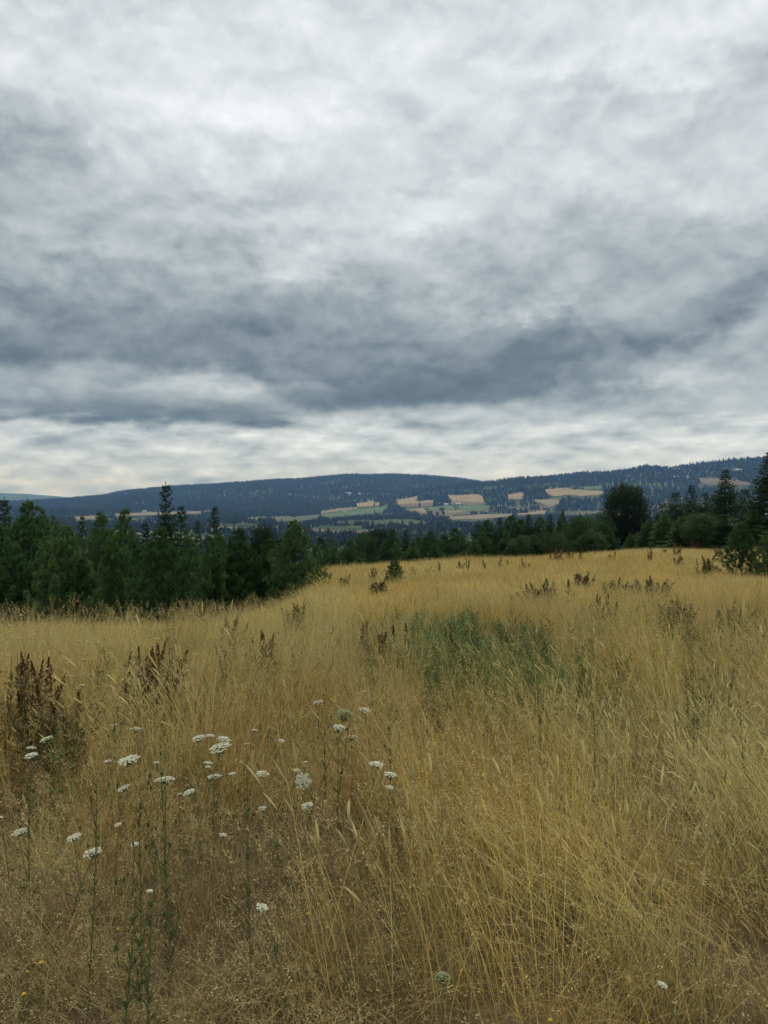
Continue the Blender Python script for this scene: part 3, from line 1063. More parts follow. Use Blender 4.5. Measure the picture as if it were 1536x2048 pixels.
# ------------------------------------------------------------------ meadow grass
def grass_mat():
    m, nt, out = new_mat('dry_grass')
    t = attr(nt, 'tint', 'INSTANCER')
    a = E(nt, attr(nt, 'rnd').outputs['Fac'])       # 0..1 stem or blade, 1..2 seed head, 2..3 still green
    tint = E(nt, t.outputs['Color'])
    fr = a.f('FRACT')
    col = mixrgb(nt, 1.0, tint, ramp(nt, fr, [(0, (.36, .32, .27)), (.5, (.86, .83, .79)), (1, (1.6, 1.56, 1.45))]), 'MULTIPLY')
    head = mixrgb(nt, 0.5, col, (.58, .50, .26))
    col = mixrgb(nt, a.f('GREATER_THAN', 1.0), col, head)
    green = mixrgb(nt, fr, (.075, .10, .03), (.20, .20, .075))
    col = mixrgb(nt, a.f('GREATER_THAN', 2.0), col, green)
    bsdf(nt, out, col, .6, .26, .25)
    return m


def weed_mat():
    m, nt, out = new_mat('green_weed')
    a = E(nt, attr(nt, 'rnd').outputs['Fac'])
    t = E(nt, attr(nt, 'tint', 'INSTANCER').outputs['Color'])
    c = mixrgb(nt, 1.0, t, ramp(nt, a, [(0, (.6, .65, .6)), (1, (1.3, 1.3, 1.2))]), 'MULTIPLY')
    bsdf(nt, out, c, .6, .25, .25)
    return m


GRASS, WEED = grass_mat(), weed_mat()


def panicle(mb, tips, tipd, length, spread, n, size, r):
    """Loose seed head: little scales strewn round the end of a stem."""
    N = len(tips)
    f = r.uniform(0, 1, (N, n))
    pos = tips[:, None] - tipd[:, None] * (f * length[:, None])[..., None]
    sp = spread * (1 - np.abs(f - .55) * 1.2).clip(.2)
    rd = r.normal(size=(N, n, 3))
    pos = pos + rd * (sp * length[:, None])[..., None] * .5
    dd = unit(tipd[:, None] * 1.0 + rd * .35)
    flakes(mb, pos.reshape(-1, 3), dd.reshape(-1, 3), np.full(N * n, size), np.full(N * n, size * .34), 1.0 + r.uniform(.05, .95, N * n) * .98, r)


def spike(mb, tips, tipd, length, rad, r):
    """Soft cylindrical seed head."""
    for p, d, L in zip(tips, tipd, length):
        s = unit(np.cross(d, [.3, .9, .1]))
        bend = r.normal(0, .12) * L
        q = np.linspace(-.35, .65, 5)
        pts = p + d * (q * L)[:, None] + s * (bend * (q + .35) ** 2)[:, None]
        tube(mb, pts, np.array([.35, .9, 1.0, .8, .15]) * rad * r.uniform(.8, 1.2), 4, 1 + r.uniform(.1, .95))


def clump(seed, kind):
    """A patch of sward about half a metre across."""
    r = np.random.default_rng(seed)
    mb = MB()
    K = 5

    def base(n, rad=.27):
        a, q = r.uniform(0, 6.28, n), rad * np.sqrt(r.uniform(0, 1, n))
        p = np.column_stack([q * np.cos(a), q * np.sin(a), np.full(n, -.02)])
        c = np.column_stack([r.uniform(-.22, .22, (7, 2)), np.full(7, -.02)])[r.integers(0, 7, n)]
        return np.where(r.uniform(0, 1, (n, 1)) < .45, c + r.normal(0, .03, (n, 3)) * [1, 1, 0], p)     # partly in tussocks

    def blades(n, l0, l1, ln, cu, w0, w1, green=0.0):
        ribbons(mb, base(n), r.uniform(0, 6.28, n), r.uniform(l0, l1, n), r.uniform(.05, ln, n), r.uniform(.2, cu, n), r.uniform(w0, w1, n), 4,
                np.where(r.uniform(0, 1, n) < green, 2.2, 0) + r.uniform(0, .69, n), r)
    wind = 2.6                                        # stems tend to bow one way
    if kind == 'mat':                                # thin, bent and tangled
        blades(40 * K, .14, .44, .9, 2.4, .0016, .0036, .14)
        n = 11 * K
        P, T = ribbons(mb, base(n), r.uniform(0, 6.28, n), r.uniform(.26, .52, n), r.uniform(.05, .6, n), r.uniform(.1, 1.3, n), r.uniform(.0013, .002, n), 5, r.uniform(.3, .99, n), r)
        panicle(mb, P[:, -1], T, r.uniform(.05, .10, n), .30, 8, .012, r)
    elif kind == 'stalk':                            # upright golden stems with loose heads
        blades(20 * K, .18, .5, .5, 1.8, .002, .0042, .38)
        n = 13 * K
        P, T = ribbons(mb, base(n), wind + r.normal(0, 1.2, n), r.uniform(.46, .78, n), r.uniform(.0, .25, n), r.uniform(.0, .6, n), r.uniform(.0017, .0026, n), 5, r.uniform(.05, .99, n), r)
        panicle(mb, P[:, -1], T, r.uniform(.06, .12, n), .18, 12, .0115, r)
    elif kind == 'soft':                             # pale velvety heads
        blades(18 * K, .2, .5, .5, 1.6, .0022, .0044, .48)
        n = 12 * K
        P, T = ribbons(mb, base(n), wind + r.normal(0, .75, n), r.uniform(.42, .72, n), r.uniform(.08, .40, n), r.uniform(.05, .8, n), r.uniform(.0018, .0027, n), 5, r.uniform(.2, .99, n), r)
        m = n // 2
        spike(mb, P[:m, -1], T[:m], r.uniform(.045, .085, m), .0046, r)
        panicle(mb, P[m:, -1], T[m:], r.uniform(.05, .09, n - m), .12, 16, .011, r)
    elif kind == 'tall':                             # a few long straws
        n = 6
        L = r.uniform(.72, 1.0, n)
        P, T = ribbons(mb, base(n), r.uniform(0, 6.28, n), L, r.uniform(.02, .45, n), r.uniform(.0, .45, n), r.uniform(.0024, .0036, n), 6, r.uniform(.6, .99, n), r)
        panicle(mb, P[:4, -1], T[:4], r.uniform(.10, .17, 4), .13, 26, .013, r)
        spike(mb, P[4:, -1], T[4:], r.uniform(.06, .09, 2), .006, r)
    elif kind == 'flop':                             # lodged straw lying over
        n = 22 * K
        P, T = ribbons(mb, base(n), wind + r.normal(0, .5, n), r.uniform(.42, .72, n), r.uniform(.5, 1.0, n), r.uniform(.3, 1.0, n), r.uniform(.0018, .0027, n), 5, r.uniform(.1, .99, n), r)
        panicle(mb, P[:, -1], T, r.uniform(.05, .09, n), .2, 8, .011, r)
    return mb.mesh('grass_' + kind, GRASS)


KINDS = ['mat'] * 5 + ['stalk'] * 5 + ['soft'] * 5 + ['tall'] * 5 + ['flop'] * 2
PROTO = [clump(200 + k, kd) for k, kd in enumerate(KINDS)]
KIDX = {kd: [i for i, q in enumerate(KINDS) if q == kd] for kd in set(KINDS)}


def far_clump(seed):
    """Wider tuft for the far part of the meadow."""
    r = np.random.default_rng(seed)
    mb = MB()
    n = 240
    a, q = r.uniform(0, 6.28, n), .7 * np.sqrt(r.uniform(0, 1, n))
    b = np.column_stack([q * np.cos(a), q * np.sin(a), np.full(n, -.03)])
    P, T = ribbons(mb, b, r.uniform(0, 6.28, n), r.uniform(.28, .68, n), r.uniform(0, .35, n), r.uniform(0, .8, n), r.uniform(.003, .006, n), 3, r.uniform(0, .99, n), r, .5)
    panicle(mb, P[::2, -1], T[::2], r.uniform(.08, .13, 120), .2, 4, .022, r)
    return mb.mesh('grass_far', GRASS)


FARP = [far_clump(300 + k) for k in range(4)]

# colours of the dry grasses
C_GOLD, C_PALE = np.array([.62, .46, .14]), np.array([.69, .60, .26])
C_BROWN, C_RUST, C_OLIVE = np.array([.37, .285, .13]), np.array([.50, .36, .125]), np.array([.34, .335, .11])

C_GREEN = np.array([.20, .32, .085])


def wedge(r0, r1, dens, rng, half=.60, pad=1.6):
    """Random points on the ground in front of the camera."""
    A = half * (r1 * r1 - r0 * r0) + 2 * pad * (r1 - r0)
    N = int(A * dens)
    y = np.sqrt(rng.uniform(r0 * r0, r1 * r1, N))
    x = rng.uniform(-1, 1, N) * (half * y + pad)
    return x, y


def colours(x, y, rng):
    """Colour of the sward by place: rusty, golden, pale and olive drifts."""
    n1, n2, n3 = wavy(x, y, 2.6, 31), wavy(x, y, 1.1, 32), wavy(x, y, 6.5, 33)
    pale = sstep(-.1, .9, n1 * .5 + n2 * .4 + .8 * sstep(.0, 1.1, x - .15 * y) * sstep(7.5, 4.5, y) + .55 * sstep(6, 9, y) * sstep(2, -2, x))
    brown = sstep(.2, 1.0, -n1 * .4 + n2 * .3 + 1.0 * sstep(.2, -.6, x - .05 * y) * sstep(5.2, 3.8, y) + .55 * sstep(3.4, 2.2, y))
    rust = sstep(.25, .95, n3 * .45 - n2 * .3 + .75 * np.exp(-((y - 5.8) / 2.2) ** 2))
    olive = .8 * sstep(.35, 1.0, .7 * np.exp(-((x - 1.2) / 2.0) ** 2 - ((y - 8.0) / 3.0) ** 2) + .5 * np.exp(-((x - 4.5) / 3) ** 2 - ((y - 10.0) / 2.5) ** 2) + .25 * n2)
    c = C_GOLD[None] + 0 * x[:, None]
    gr = .9 * sstep(.25, .85, green_patch(x, y))
    for w, q in ((rust, C_RUST), (brown, C_BROWN), (pale, C_PALE), (olive, C_OLIVE), (gr, C_GREEN)):
        c = c * (1 - w[:, None]) + q[None] * w[:, None]
    return c * rng.uniform(.74, 1.22, (len(x), 1)), pale, brown, olive


def green_patch(x, y):
    """Where the green thistles crowd out the grass."""
    g = np.exp(-((x - .95 - .005 * y) / .9) ** 2 - ((y - 8.9) / 2.3) ** 2) * 1.15 + .45 * np.exp(-((x - .6) / 1.5) ** 2 - ((y - 12.3) / 1.3) ** 2) + .42 * np.exp(-((x - 1.4) / .9) ** 2 - ((y - 6.6) / 1.2) ** 2)
    return g + .22 * wavy(x, y, 1.6, 44)


DOCK_SPOTS = []
for px_, d_, rd_ in ((305, 6.6, .34), (55, 5.6, .34), (120, 5.2, .26), (532, 8.6, .25), (1352, 12, .4), (590, 13.5, .3)):
    DOCK_SPOTS.append((ray(px_, 1300)[0] * d_, d_, rd_))


def build_grass():
    r = np.random.default_rng(77)
    X, Y, I, S, T = [], [], [], [], []
    for r0, r1, dens, sc in ((.45, 3.0, 21, 1.0), (3.0, 5.5, 19, 1.0), (5.5, 9.0, 13, 1.08), (9.0, 15.0, 8, 1.0)):
        x, y = wedge(r0, r1, dens, r)
        c, pale, brown, olive = colours(x, y, r)
        u = r.uniform(0, 1, len(x))
        p_mat = .22 + .62 * brown
        p_soft = p_mat + (1 - p_mat) * np.clip(.10 + .85 * pale * sstep(9, 6, y), 0, .9)
        p_tall = np.where(y > 8.5, .985, np.where(y < 2.3, .99, .88))
        kind = np.where(u > p_tall, 3, np.where(u < p_mat, 0, np.where(u < p_soft, 2, 1)))
        flop = (r.uniform(0, 1, len(x)) < .10 + .28 * sstep(.3, 1.2, x) * sstep(5.5, 4.0, y)) & (kind != 3)
        idx = np.zeros(len(x), int)
        for k, kd in enumerate(('mat', 'stalk', 'soft', 'tall')):
            w = np.nonzero(kind == k)[0]
            idx[w] = r.choice(KIDX[kd], len(w))
        idx[flop] = r.choice(KIDX['flop'], flop.sum())
        keep = r.uniform(0, 1, len(x)) > np.clip(1.1 * sstep(.45, .9, green_patch(x, y)), 0, .3)
        bare = wavy(x, y, .9, 47) + .5 * wavy(x, y, .33, 48)         # hollows where the sward is thin
        keep &= ~((bare < -.42) & (r.uniform(0, 1, len(x)) < .82))
        for dx_, dy_, rd_ in DOCK_SPOTS:                           # docks crowd the grass out
            keep &= ~((np.hypot(x - dx_, y - dy_ - .08) < rd_) & (r.uniform(0, 1, len(x)) < .8))
        hs = sc * r.uniform(.78, 1.14, len(x)) * (1 + .30 * wavy(x, y, 1.1, 45)) * np.where(brown > .5, .92, 1.0)
        hs *= 1 - .30 * sstep(3.0, 1.2, y)
        X.append(x[keep]); Y.append(y[keep]); I.append(idx[keep]); S.append(hs[keep]); T.append(c[keep])
    x, y, idx, s, t = map(np.concatenate, (X, Y, I, S, T))
    N = len(x)
    rz = r.normal(0, .75, N) + .9 * wavy(x, y, 3.0, 46) + np.where(x < 0, 2.2, 0)
    rz = np.where(idx < 5, r.uniform(0, 6.28, N), rz)
    tilt = r.normal(0, .10, (N, 2))
    scatter('meadow_grass', PROTO, np.column_stack([x, y, H(x, y)]), np.column_stack([tilt, rz]), np.column_stack([s, s, s * r.uniform(.9, 1.1, N)]), idx, t,
            'tall dry golden grass with pale seed heads covering the near meadow', 'grass')
    # far part
    X, Y, S = [], [], []
    for r0, r1, dens in ((15, 26, 4), (26, 45, 2.3), (45, 82, 1.3)):
        x, y = wedge(r0, r1, dens, r, .56, 4)
        X.append(x); Y.append(y); S.append(np.full(len(x), {15: 1.0, 26: 1.15, 45: 1.3}[r0]))
    x, y, s = map(np.concatenate, (X, Y, S))
    yb = np.clip(40 + (x + 4.0) * 1.25, 36, 77)
    k = (y < yb + 5) & (green_patch(x, y) < .9)
    x, y, s = x[k], y[k], s[k]
    N = len(x)
    n = sstep(-.8, .8, wavy(x, y, 9, 35) * .6 + wavy(x, y, 3.5, 36) * .5)
    c = C_GOLD[None] * (1 - n[:, None]) + C_PALE[None] * n[:, None]
    ol = sstep(.5, 1.1, wavy(x, y, 7, 37))[:, None] * .45
    c = (c * (1 - ol) + C_OLIVE[None] * ol) * r.uniform(.68, 1.25, (N, 1)) * np.array([1.04, 1.0, .9])
    s = s * r.uniform(.75, 1.1, N)
    scatter('far_meadow_grass', FARP, np.column_stack([x, y, H(x, y)]), np.column_stack([np.zeros((N, 2)), r.uniform(0, 6.28, N)]), np.column_stack([s, s, s * .95]), r.integers(0, 4, N), c,
            'golden dry grass of the far meadow up to the tree line', 'grass')


def thistle(seed, h=.75, green=True):
    """Upright leafy weed, branching at the top, with small dark buds."""
    r = np.random.default_rng(seed)
    mb = MB()
    for s in range(r.integers(2, 4)):
        b = np.array([r.normal(0, .05), r.normal(0, .05), -.02])
        hh = h * r.uniform(.75, 1.05)
        lean = r.normal(0, .10, 2)
        q = np.linspace(0, 1, 6)
        P = b + np.column_stack([lean[0] * q * hh, lean[1] * q * hh, q * hh])
        tube(mb, P, np.linspace(.0035, .0018, 6), 3, .35)
        m = 30
        f = r.uniform(.12, .98, m)
        pos = np.stack([np.interp(f, q, P[:, k]) for k in range(3)], -1)
        a = r.uniform(0, 6.28, m)
        dd = unit(np.column_stack([np.cos(a), np.sin(a), r.uniform(.2, 1.1, m)]))
        leaf_cards(mb, pos, dd, np.tile([0, 0, 1.0], (m, 1)), (.05 + .07 * (1 - f)) * r.uniform(.7, 1.3, m), (.014 + .012 * (1 - f)), r.uniform(.1, 1, m))
        for k in range(7):                             # top branches with buds
            f0 = r.uniform(.72, 1)
            p = np.array([np.interp(f0, q, P[:, j]) for j in range(3)])
            a = r.uniform(0, 6.28)
            e = p + np.array([math.cos(a) * .05, math.sin(a) * .05, r.uniform(.04, .10)])
            tube(mb, [p, e], [.0016, .0012], 3, .4)
            tube(mb, [e - [0, 0, .006], e, e + [0, 0, .009], e + [0, 0, .014]], [.002, .0055, .0045, .001], 4, .05)
    return mb.mesh('thistle', WEED)


def build_thistles():
    r = np.random.default_rng(91)
    pr = [thistle(400 + k) for k in range(5)]
    x, y = wedge(5, 16, 60, r)
    g = green_patch(x, y)
    keep = r.uniform(0, 1, len(x)) < np.clip(sstep(.30, 1.1, g) * .55, 0, .55)
    x, y = x[keep], y[keep]
    x2, y2 = wedge(2.2, 18, 9, r)                       # scattered among the grass, thicker on one side
    p = .04 * sstep(4.0, 5.5, y2) + .40 * sstep(0, 2, x2) * sstep(4.0, 6.5, y2) * sstep(15, 9, y2)
    k2 = r.uniform(0, 1, len(x2)) < p
    x, y = np.concatenate([x, x2[k2]]), np.concatenate([y, y2[k2]])
    N = len(x)
    s = r.uniform(.55, .90, N)
    t = np.array([.115, .165, .055])[None] * r.uniform(.75, 1.35, (N, 1)) + np.array([.05, .03, 0.0])[None] * r.uniform(0, 1, (N, 1)) ** 2
    scatter('thistle_patch', pr, np.column_stack([x, y, H(x, y)]), np.column_stack([r.normal(0, .08, (N, 2)), r.uniform(0, 6.28, N)]), np.column_stack([s, s, s]), r.integers(0, 5, N), t,
            'green thistles crowding a patch in the dry grass', 'thistles')
    print('THISTLES', N)


build_grass()
build_thistles()

# ------------------------------------------------------------------ plants of the meadow, one by one
STEM = plain_mat('green_stem', (.09, .12, .042), (.17, .19, .07), 30, .7)
LEAFG = leaf_mat('weed_leaf', (.035, .065, .025), (.07, .105, .035), (.12, .15, .05), .25, 8)
FLOWER = leaf_mat('white_florets', (.48, .49, .34), (.68, .69, .52), (.84, .84, .70), .25, 30)
FLOWER_G = leaf_mat('green_florets', (.18, .25, .10), (.26, .33, .15), (.42, .46, .26), .25, 30)
YELLOW = leaf_mat('yellow_petals', (.55, .38, .02), (.72, .52, .03), (.80, .62, .06), .25, 30)
DOCK = leaf_mat('dock_seeds', (.08, .026, .012), (.14, .046, .018), (.21, .085, .032), .15, 12)
DOCK_OLD = leaf_mat('dull_dock_seeds', (.09, .08, .035), (.14, .125, .055), (.20, .17, .075), .15, 12)
DOCK_STEM = plain_mat('dock_stem', (.09, .06, .028), (.15, .10, .045), 20, .7)
DOCK_LEAF = leaf_mat('dock_leaf', (.095, .09, .034), (.17, .15, .055), (.27, .22, .09), .25, 6)
DOCK_LEAF_DULL = leaf_mat('dull_dock_leaf', (.05, .058, .022), (.09, .10, .036), (.15, .14, .055), .25, 6)
SAPLING = leaf_mat('sapling_leaves', (.06, .065, .022), (.12, .12, .04), (.20, .165, .06), .3, 3)
SAPLING_RED = leaf_mat('rusty_sapling_leaves', (.11, .055, .02), (.20, .11, .042), (.28, .18, .065), .3, 3)


def umbel(seed, green=False):
    """Flower head one unit wide: some forty umbellets of tiny florets on spokes, over a ruff of bracts."""
    r = np.random.default_rng(seed)
    mb, sp = MB(), MB()
    n = 46
    k = np.arange(n)
    q = np.sqrt((k + .5) / n)
    a = k * 2.39996 + r.normal(0, .15, n)
    dome = (.10 if not green else .32) + r.uniform(-.05, .05)
    C = np.column_stack([.45 * q * np.cos(a), .45 * q * np.sin(a), dome * (1 - q ** 2) + r.normal(0, .012, n)])
    root = np.array([0, 0, -.20])
    for c, qq in zip(C, q):
        tube(sp, [root, root * .35 + c * .6 + [0, 0, -.05], c], [.008, .006, .005], 3)
        m = 11
        j = np.arange(m)
        rr = .058 * np.sqrt((j + .3) / m) * r.uniform(.85, 1.15)
        aa = j * 2.39996 + r.uniform(0, 6)
        out = unit(np.array([c[0], c[1], .55]))
        P = c + np.column_stack([rr * np.cos(aa), rr * np.sin(aa), .012 - 3 * rr ** 2]) + out * .01
        N = len(P)
        s = r.uniform(.020, .032, N)
        V = np.stack([P + np.column_stack([s * np.cos(b0), s * np.sin(b0), r.normal(0, .006, N)]) for b0 in (r.uniform(0, 6) + np.arange(5) * 1.2566)], 1)
        F = np.arange(N)[:, None, None] * 5 + np.array([[0, 1, 2], [0, 2, 3], [0, 3, 4]])[None]
        mb.add(V.reshape(-1, 3), F.reshape(-1, 3), np.repeat(r.uniform(.1, 1, N), 5))
    # ruff
    m = 11
    aa = np.arange(m) * 6.283 / m
    dd = unit(np.column_stack([np.cos(aa), np.sin(aa), np.full(m, -.35)]))
    leaf_cards(sp, np.tile(root, (m, 1)), dd, np.tile([0, 0, 1.0], (m, 1)), .26, .025, .4)
    return mb.mesh('flower_head', FLOWER_G if green else FLOWER), sp.mesh('spokes', LEAFG)


UMB = [umbel(500 + k) for k in range(5)]
UMB_G = umbel(510, True)


def carrot_stem(h, lean, az, seed):
    r = np.random.default_rng(seed)
    mb = MB()
    q = np.linspace(0, 1, 8)
    P = np.column_stack([math.cos(az) * lean * h * q ** 1.6, math.sin(az) * lean * h * q ** 1.6, h * q])
    P[:, :2] += np.cumsum(r.normal(0, .003, (8, 2)), 0) - 0
    P[0] = (0, 0, -.03)
    tube(mb, P, np.linspace(.0028, .0015, 8), 4)
    lf = MB()
    m = 14                                            # feathery leaves low on the stem
    f = r.uniform(.08, .6, m)
    pos = np.stack([np.interp(f, q, P[:, k]) for k in range(3)], -1)
    a = np.repeat(r.uniform(0, 6.28, 7), 4)[:m] + r.normal(0, .3, m)
    dd = unit(np.column_stack([np.cos(a), np.sin(a), r.uniform(.2, 1.0, m)]))
    leaf_cards(lf, pos, dd, np.tile([0, 0, 1.0], (m, 1)), r.uniform(.03, .07, m), r.uniform(.004, .008, m), r.uniform(0, 1, m))
    return mb, lf, P[-1], unit(P[-1] - P[-3])


def place_px(px, py, dist):
    d = ray(px, py)
    return d[0] * dist, dist, EYE[2] + d[2] * dist


def fit_distance(px, py, w, dia, hmin, hmax):
    """Distance at which something w pixels wide is about dia across and stands hmin..hmax above the ground."""
    d = ray(px, py)
    t = np.geomspace(1.2, 30, 240)
    h = EYE[2] + d[2] * t - H(d[0] * t, t)
    cost = np.abs(np.log(w * t / FPX / dia)) + 12 * np.maximum(0, hmin - h) + 12 * np.maximum(0, h - hmax)
    k = int(np.argmin(cost))
    return float(t[k]), float(h[k]), float(w * t[k] / FPX)


G_NEAR = 'white umbel flowers in the brown matted grass'
G_FAR = 'small white umbel flowers in the golden grass by the pines'
L_NEAR = 'white flat-topped umbel flower on a thin stem in the brown matted grass'
L_FAR = 'small white umbel flower in the golden grass before the pine wood'
FLOWERS = [  # column, row, width, tilt, label
    (257, 1521, 42, -.15, 'broad flat white umbel beside a dark upright green weed stem'), (330, 1560, 38, 0, 'domed white umbel with a full rounded top in the brown grass'),
    (440, 1497, 44, -.2, 'widest white umbel with two smaller umbels just behind it'), (606, 1562, 32, .75, 'white umbel tipped to show its round face'),
    (688, 1433, 38, 0, 'dome of green unopened umbel among white flowers'), (247, 1577, 26, -.35, 'white umbel seen edge-on and tilted against a dark stem'),
    (93, 1479, 26, -.25, None), (62, 1512, 26, -.1, None), (62, 1496, 18, 0, None), (228, 1450, 14, 0, None), (273, 1458, 22, -.05, None), (215, 1523, 16, 0, None),
    (397, 1477, 27, -.2, None), (448, 1479, 26, .2, None), (420, 1472, 18, 0, None), (416, 1526, 17, 0, None), (416, 1534, 11, .2, None), (429, 1554, 28, 0, None), (464, 1548, 16, 0, None),
    (378, 1585, 25, -.3, None), (359, 1588, 11, 0, None), (510, 1461, 16, 0, None), (563, 1482, 14, .2, None), (525, 1548, 26, .1, None),
    (636, 1405, 20, -.25, None), (730, 1421, 26, .2, None), (677, 1456, 30, .05, None), (703, 1475, 26, 0, None), (753, 1529, 31, .05, None), (779, 1550, 28, 0, None), (779, 1575, 17, .2, None),
    (615, 1612, 26, -.15, None), (525, 1617, 16, -.1, None), (594, 1541, 14, .1, None), (38, 1665, 29, -.2, None), (148, 1675, 29, -.2, None), (185, 1706, 36, -.15, None),
    (236, 1650, 15, -.2, None), (270, 1689, 17, -.1, None), (300, 1782, 13, 0, None), (446, 1670, 15, 0, None), (524, 1815, 24, .3, 'white umbel tilted sideways low in the matted straw'),
    (885, 1958, 34, 0, 'pale greenish umbel half sunk in tangled straw'), (1325, 1970, 20, .3, 'small pale umbel low among the tall pale grass'),
    (313, 1525, 12, 0, None), (611, 1524, 9, 0, None), (0, 1635, 12, 0, None), (493, 1488, 10, 0, None),
    (58, 1347, 18, 0, 'far'), (97, 1338, 13, -.2, 'far'), (143, 1353, 12, 0, 'far'), (163, 1371, 13, 0, 'far'), (181, 1351, 13, 0, 'far'), (218, 1351, 11, 0, 'far'), (10, 1423, 15, 0, 'far'),
    (270, 1326, 13, 0, 'far'), (272, 1376, 14, -.1, 'far'), (374, 1342, 12, 0, 'far'), (376, 1366, 11, 0, 'far'), (450, 1301, 13, 0, 'far'), (465, 1303, 13, 0, 'far'), (441, 1312, 11, 0, 'far'),
    (663, 1265, 13, 0, 'solitary small white umbel in the open golden grass'), (1041, 1271, 12, 0, 'lone small white umbel beside the green thistles'), (167, 1319, 12, 0, 'far'), (135, 1326, 12, 0, 'far'),
    (42, 1231, 9, 0, 'far'), (75, 1262, 9, 0, 'far'), (68, 1270, 8, 0, 'far'), (105, 1268, 9, 0, 'far'), (33, 1277, 10, 0, 'far'), (45, 1303, 10, 0, 'far'), (158, 1282, 11, 0, 'far'),
    (193, 1285, 10, 0, 'far'), (174, 1283, 9, 0, 'far'), (205, 1291, 9, 0, 'far'), (275, 1284, 9, 0, 'far'), (315, 1278, 9, 0, 'far'), (347, 1277, 8, 0, 'far'), (300, 1262, 8, 0, 'far'),
    (20, 1252, 9, 0, 'far'), (5, 1240, 8, 0, 'far'), (55, 1247, 8, 0, 'far'), (120, 1250, 8, 0, 'far'), (90, 1290, 9, 0, 'far'), (410, 1237, 9, 0, 'far'), (285, 1238, 8, 0, 'far'), (5, 1310, 12, 0, 'far'),
]


def build_flowers():
    r = np.random.default_rng(15)
    for i, (px, py, w, tilt, lab) in enumerate(FLOWERS):
        far = py < 1440 and px < 480 and lab in (None, 'far')
        dist, h, D = fit_distance(px, py, w, .078, .46 if py < 1900 else .34, .86)
        x, y, z = place_px(px, py, dist)
        az, lean = r.uniform(0, 6.28), r.uniform(.03, .36)
        mb, lf, tip, td = carrot_stem(h - .25 * D, lean, az, 600 + i)
        loc = (x - tip[0], y - tip[1], float(H(x - tip[0], y - tip[1])))
        dz = float(H(x, y)) - loc[2]
        green = lab and ('unopened' in lab or 'greenish' in lab)
        label, grp = (L_FAR, G_FAR) if (far or lab == 'far') else ((L_NEAR, G_NEAR) if lab is None else (lab, None))
        o = thing('wild_carrot_plant', loc, label, 'flower', grp)
        obj('stem', mb.mesh('stem', STEM, True), o)
        tag(obj('leaf', lf.mesh('leaf', LEAFG), o), kind='stuff')
        me, sp = UMB_G if green else UMB[i % 5]
        fh = obj('flower_head', me, o, (tip[0], tip[1], h + dz))
        fh.scale = (D * 1.1, D * 1.1, D)
        fh.rotation_euler = (.12 if abs(tilt) < .7 else .95, tilt if abs(tilt) < .7 else .15, r.uniform(0, 6.28) if abs(tilt) < .1 else 0)
        obj('spokes', sp, fh)


def build_yellow():
    r = np.random.default_rng(16)
    grp = 'little yellow flowers in the straw'
    for i, (px, py, w) in enumerate([(83, 1926, 11), (55, 1944, 7), (48, 1989, 11), (616, 1828, 9), (236, 1859, 7), (200, 1860, 6), (157, 1609, 6), (157, 1652, 6), (1101, 2041, 11),
                                     (605, 1580, 6), (696, 1494, 5), (710, 1495, 5), (653, 1466, 5), (266, 1857, 6), (660, 1534, 5)]):
        dist, h, D = fit_distance(px, py, w, .018, .25, .55)
        x, y, z = place_px(px, py, dist)
        o = thing('yellow_daisy', (x, y, float(H(x, y))), 'little yellow daisy-like flower on a thin stem in the straw', 'flower', grp)
        st = MB()
        tube(st, [(0, 0, -.02), (r.normal(0, .01), r.normal(0, .01), h * .5), (0, 0, h)], [.0016, .0014, .0012], 4)
        obj('stem', st.mesh('stem', STEM, True), o)
        fl = MB()
        m = 26
        a = np.arange(m) * 2.39996
        e = np.linspace(.9, .15, m)
        dd = unit(np.column_stack([np.cos(a), np.sin(a), e]))
        leaf_cards(fl, np.tile([0, 0, h], (m, 1)), dd, np.tile([0, 0, 1.0], (m, 1)), D * .55, D * .16, r.uniform(0, 1, m))
        obj('flower_head', fl.mesh('flower_head', YELLOW), o)


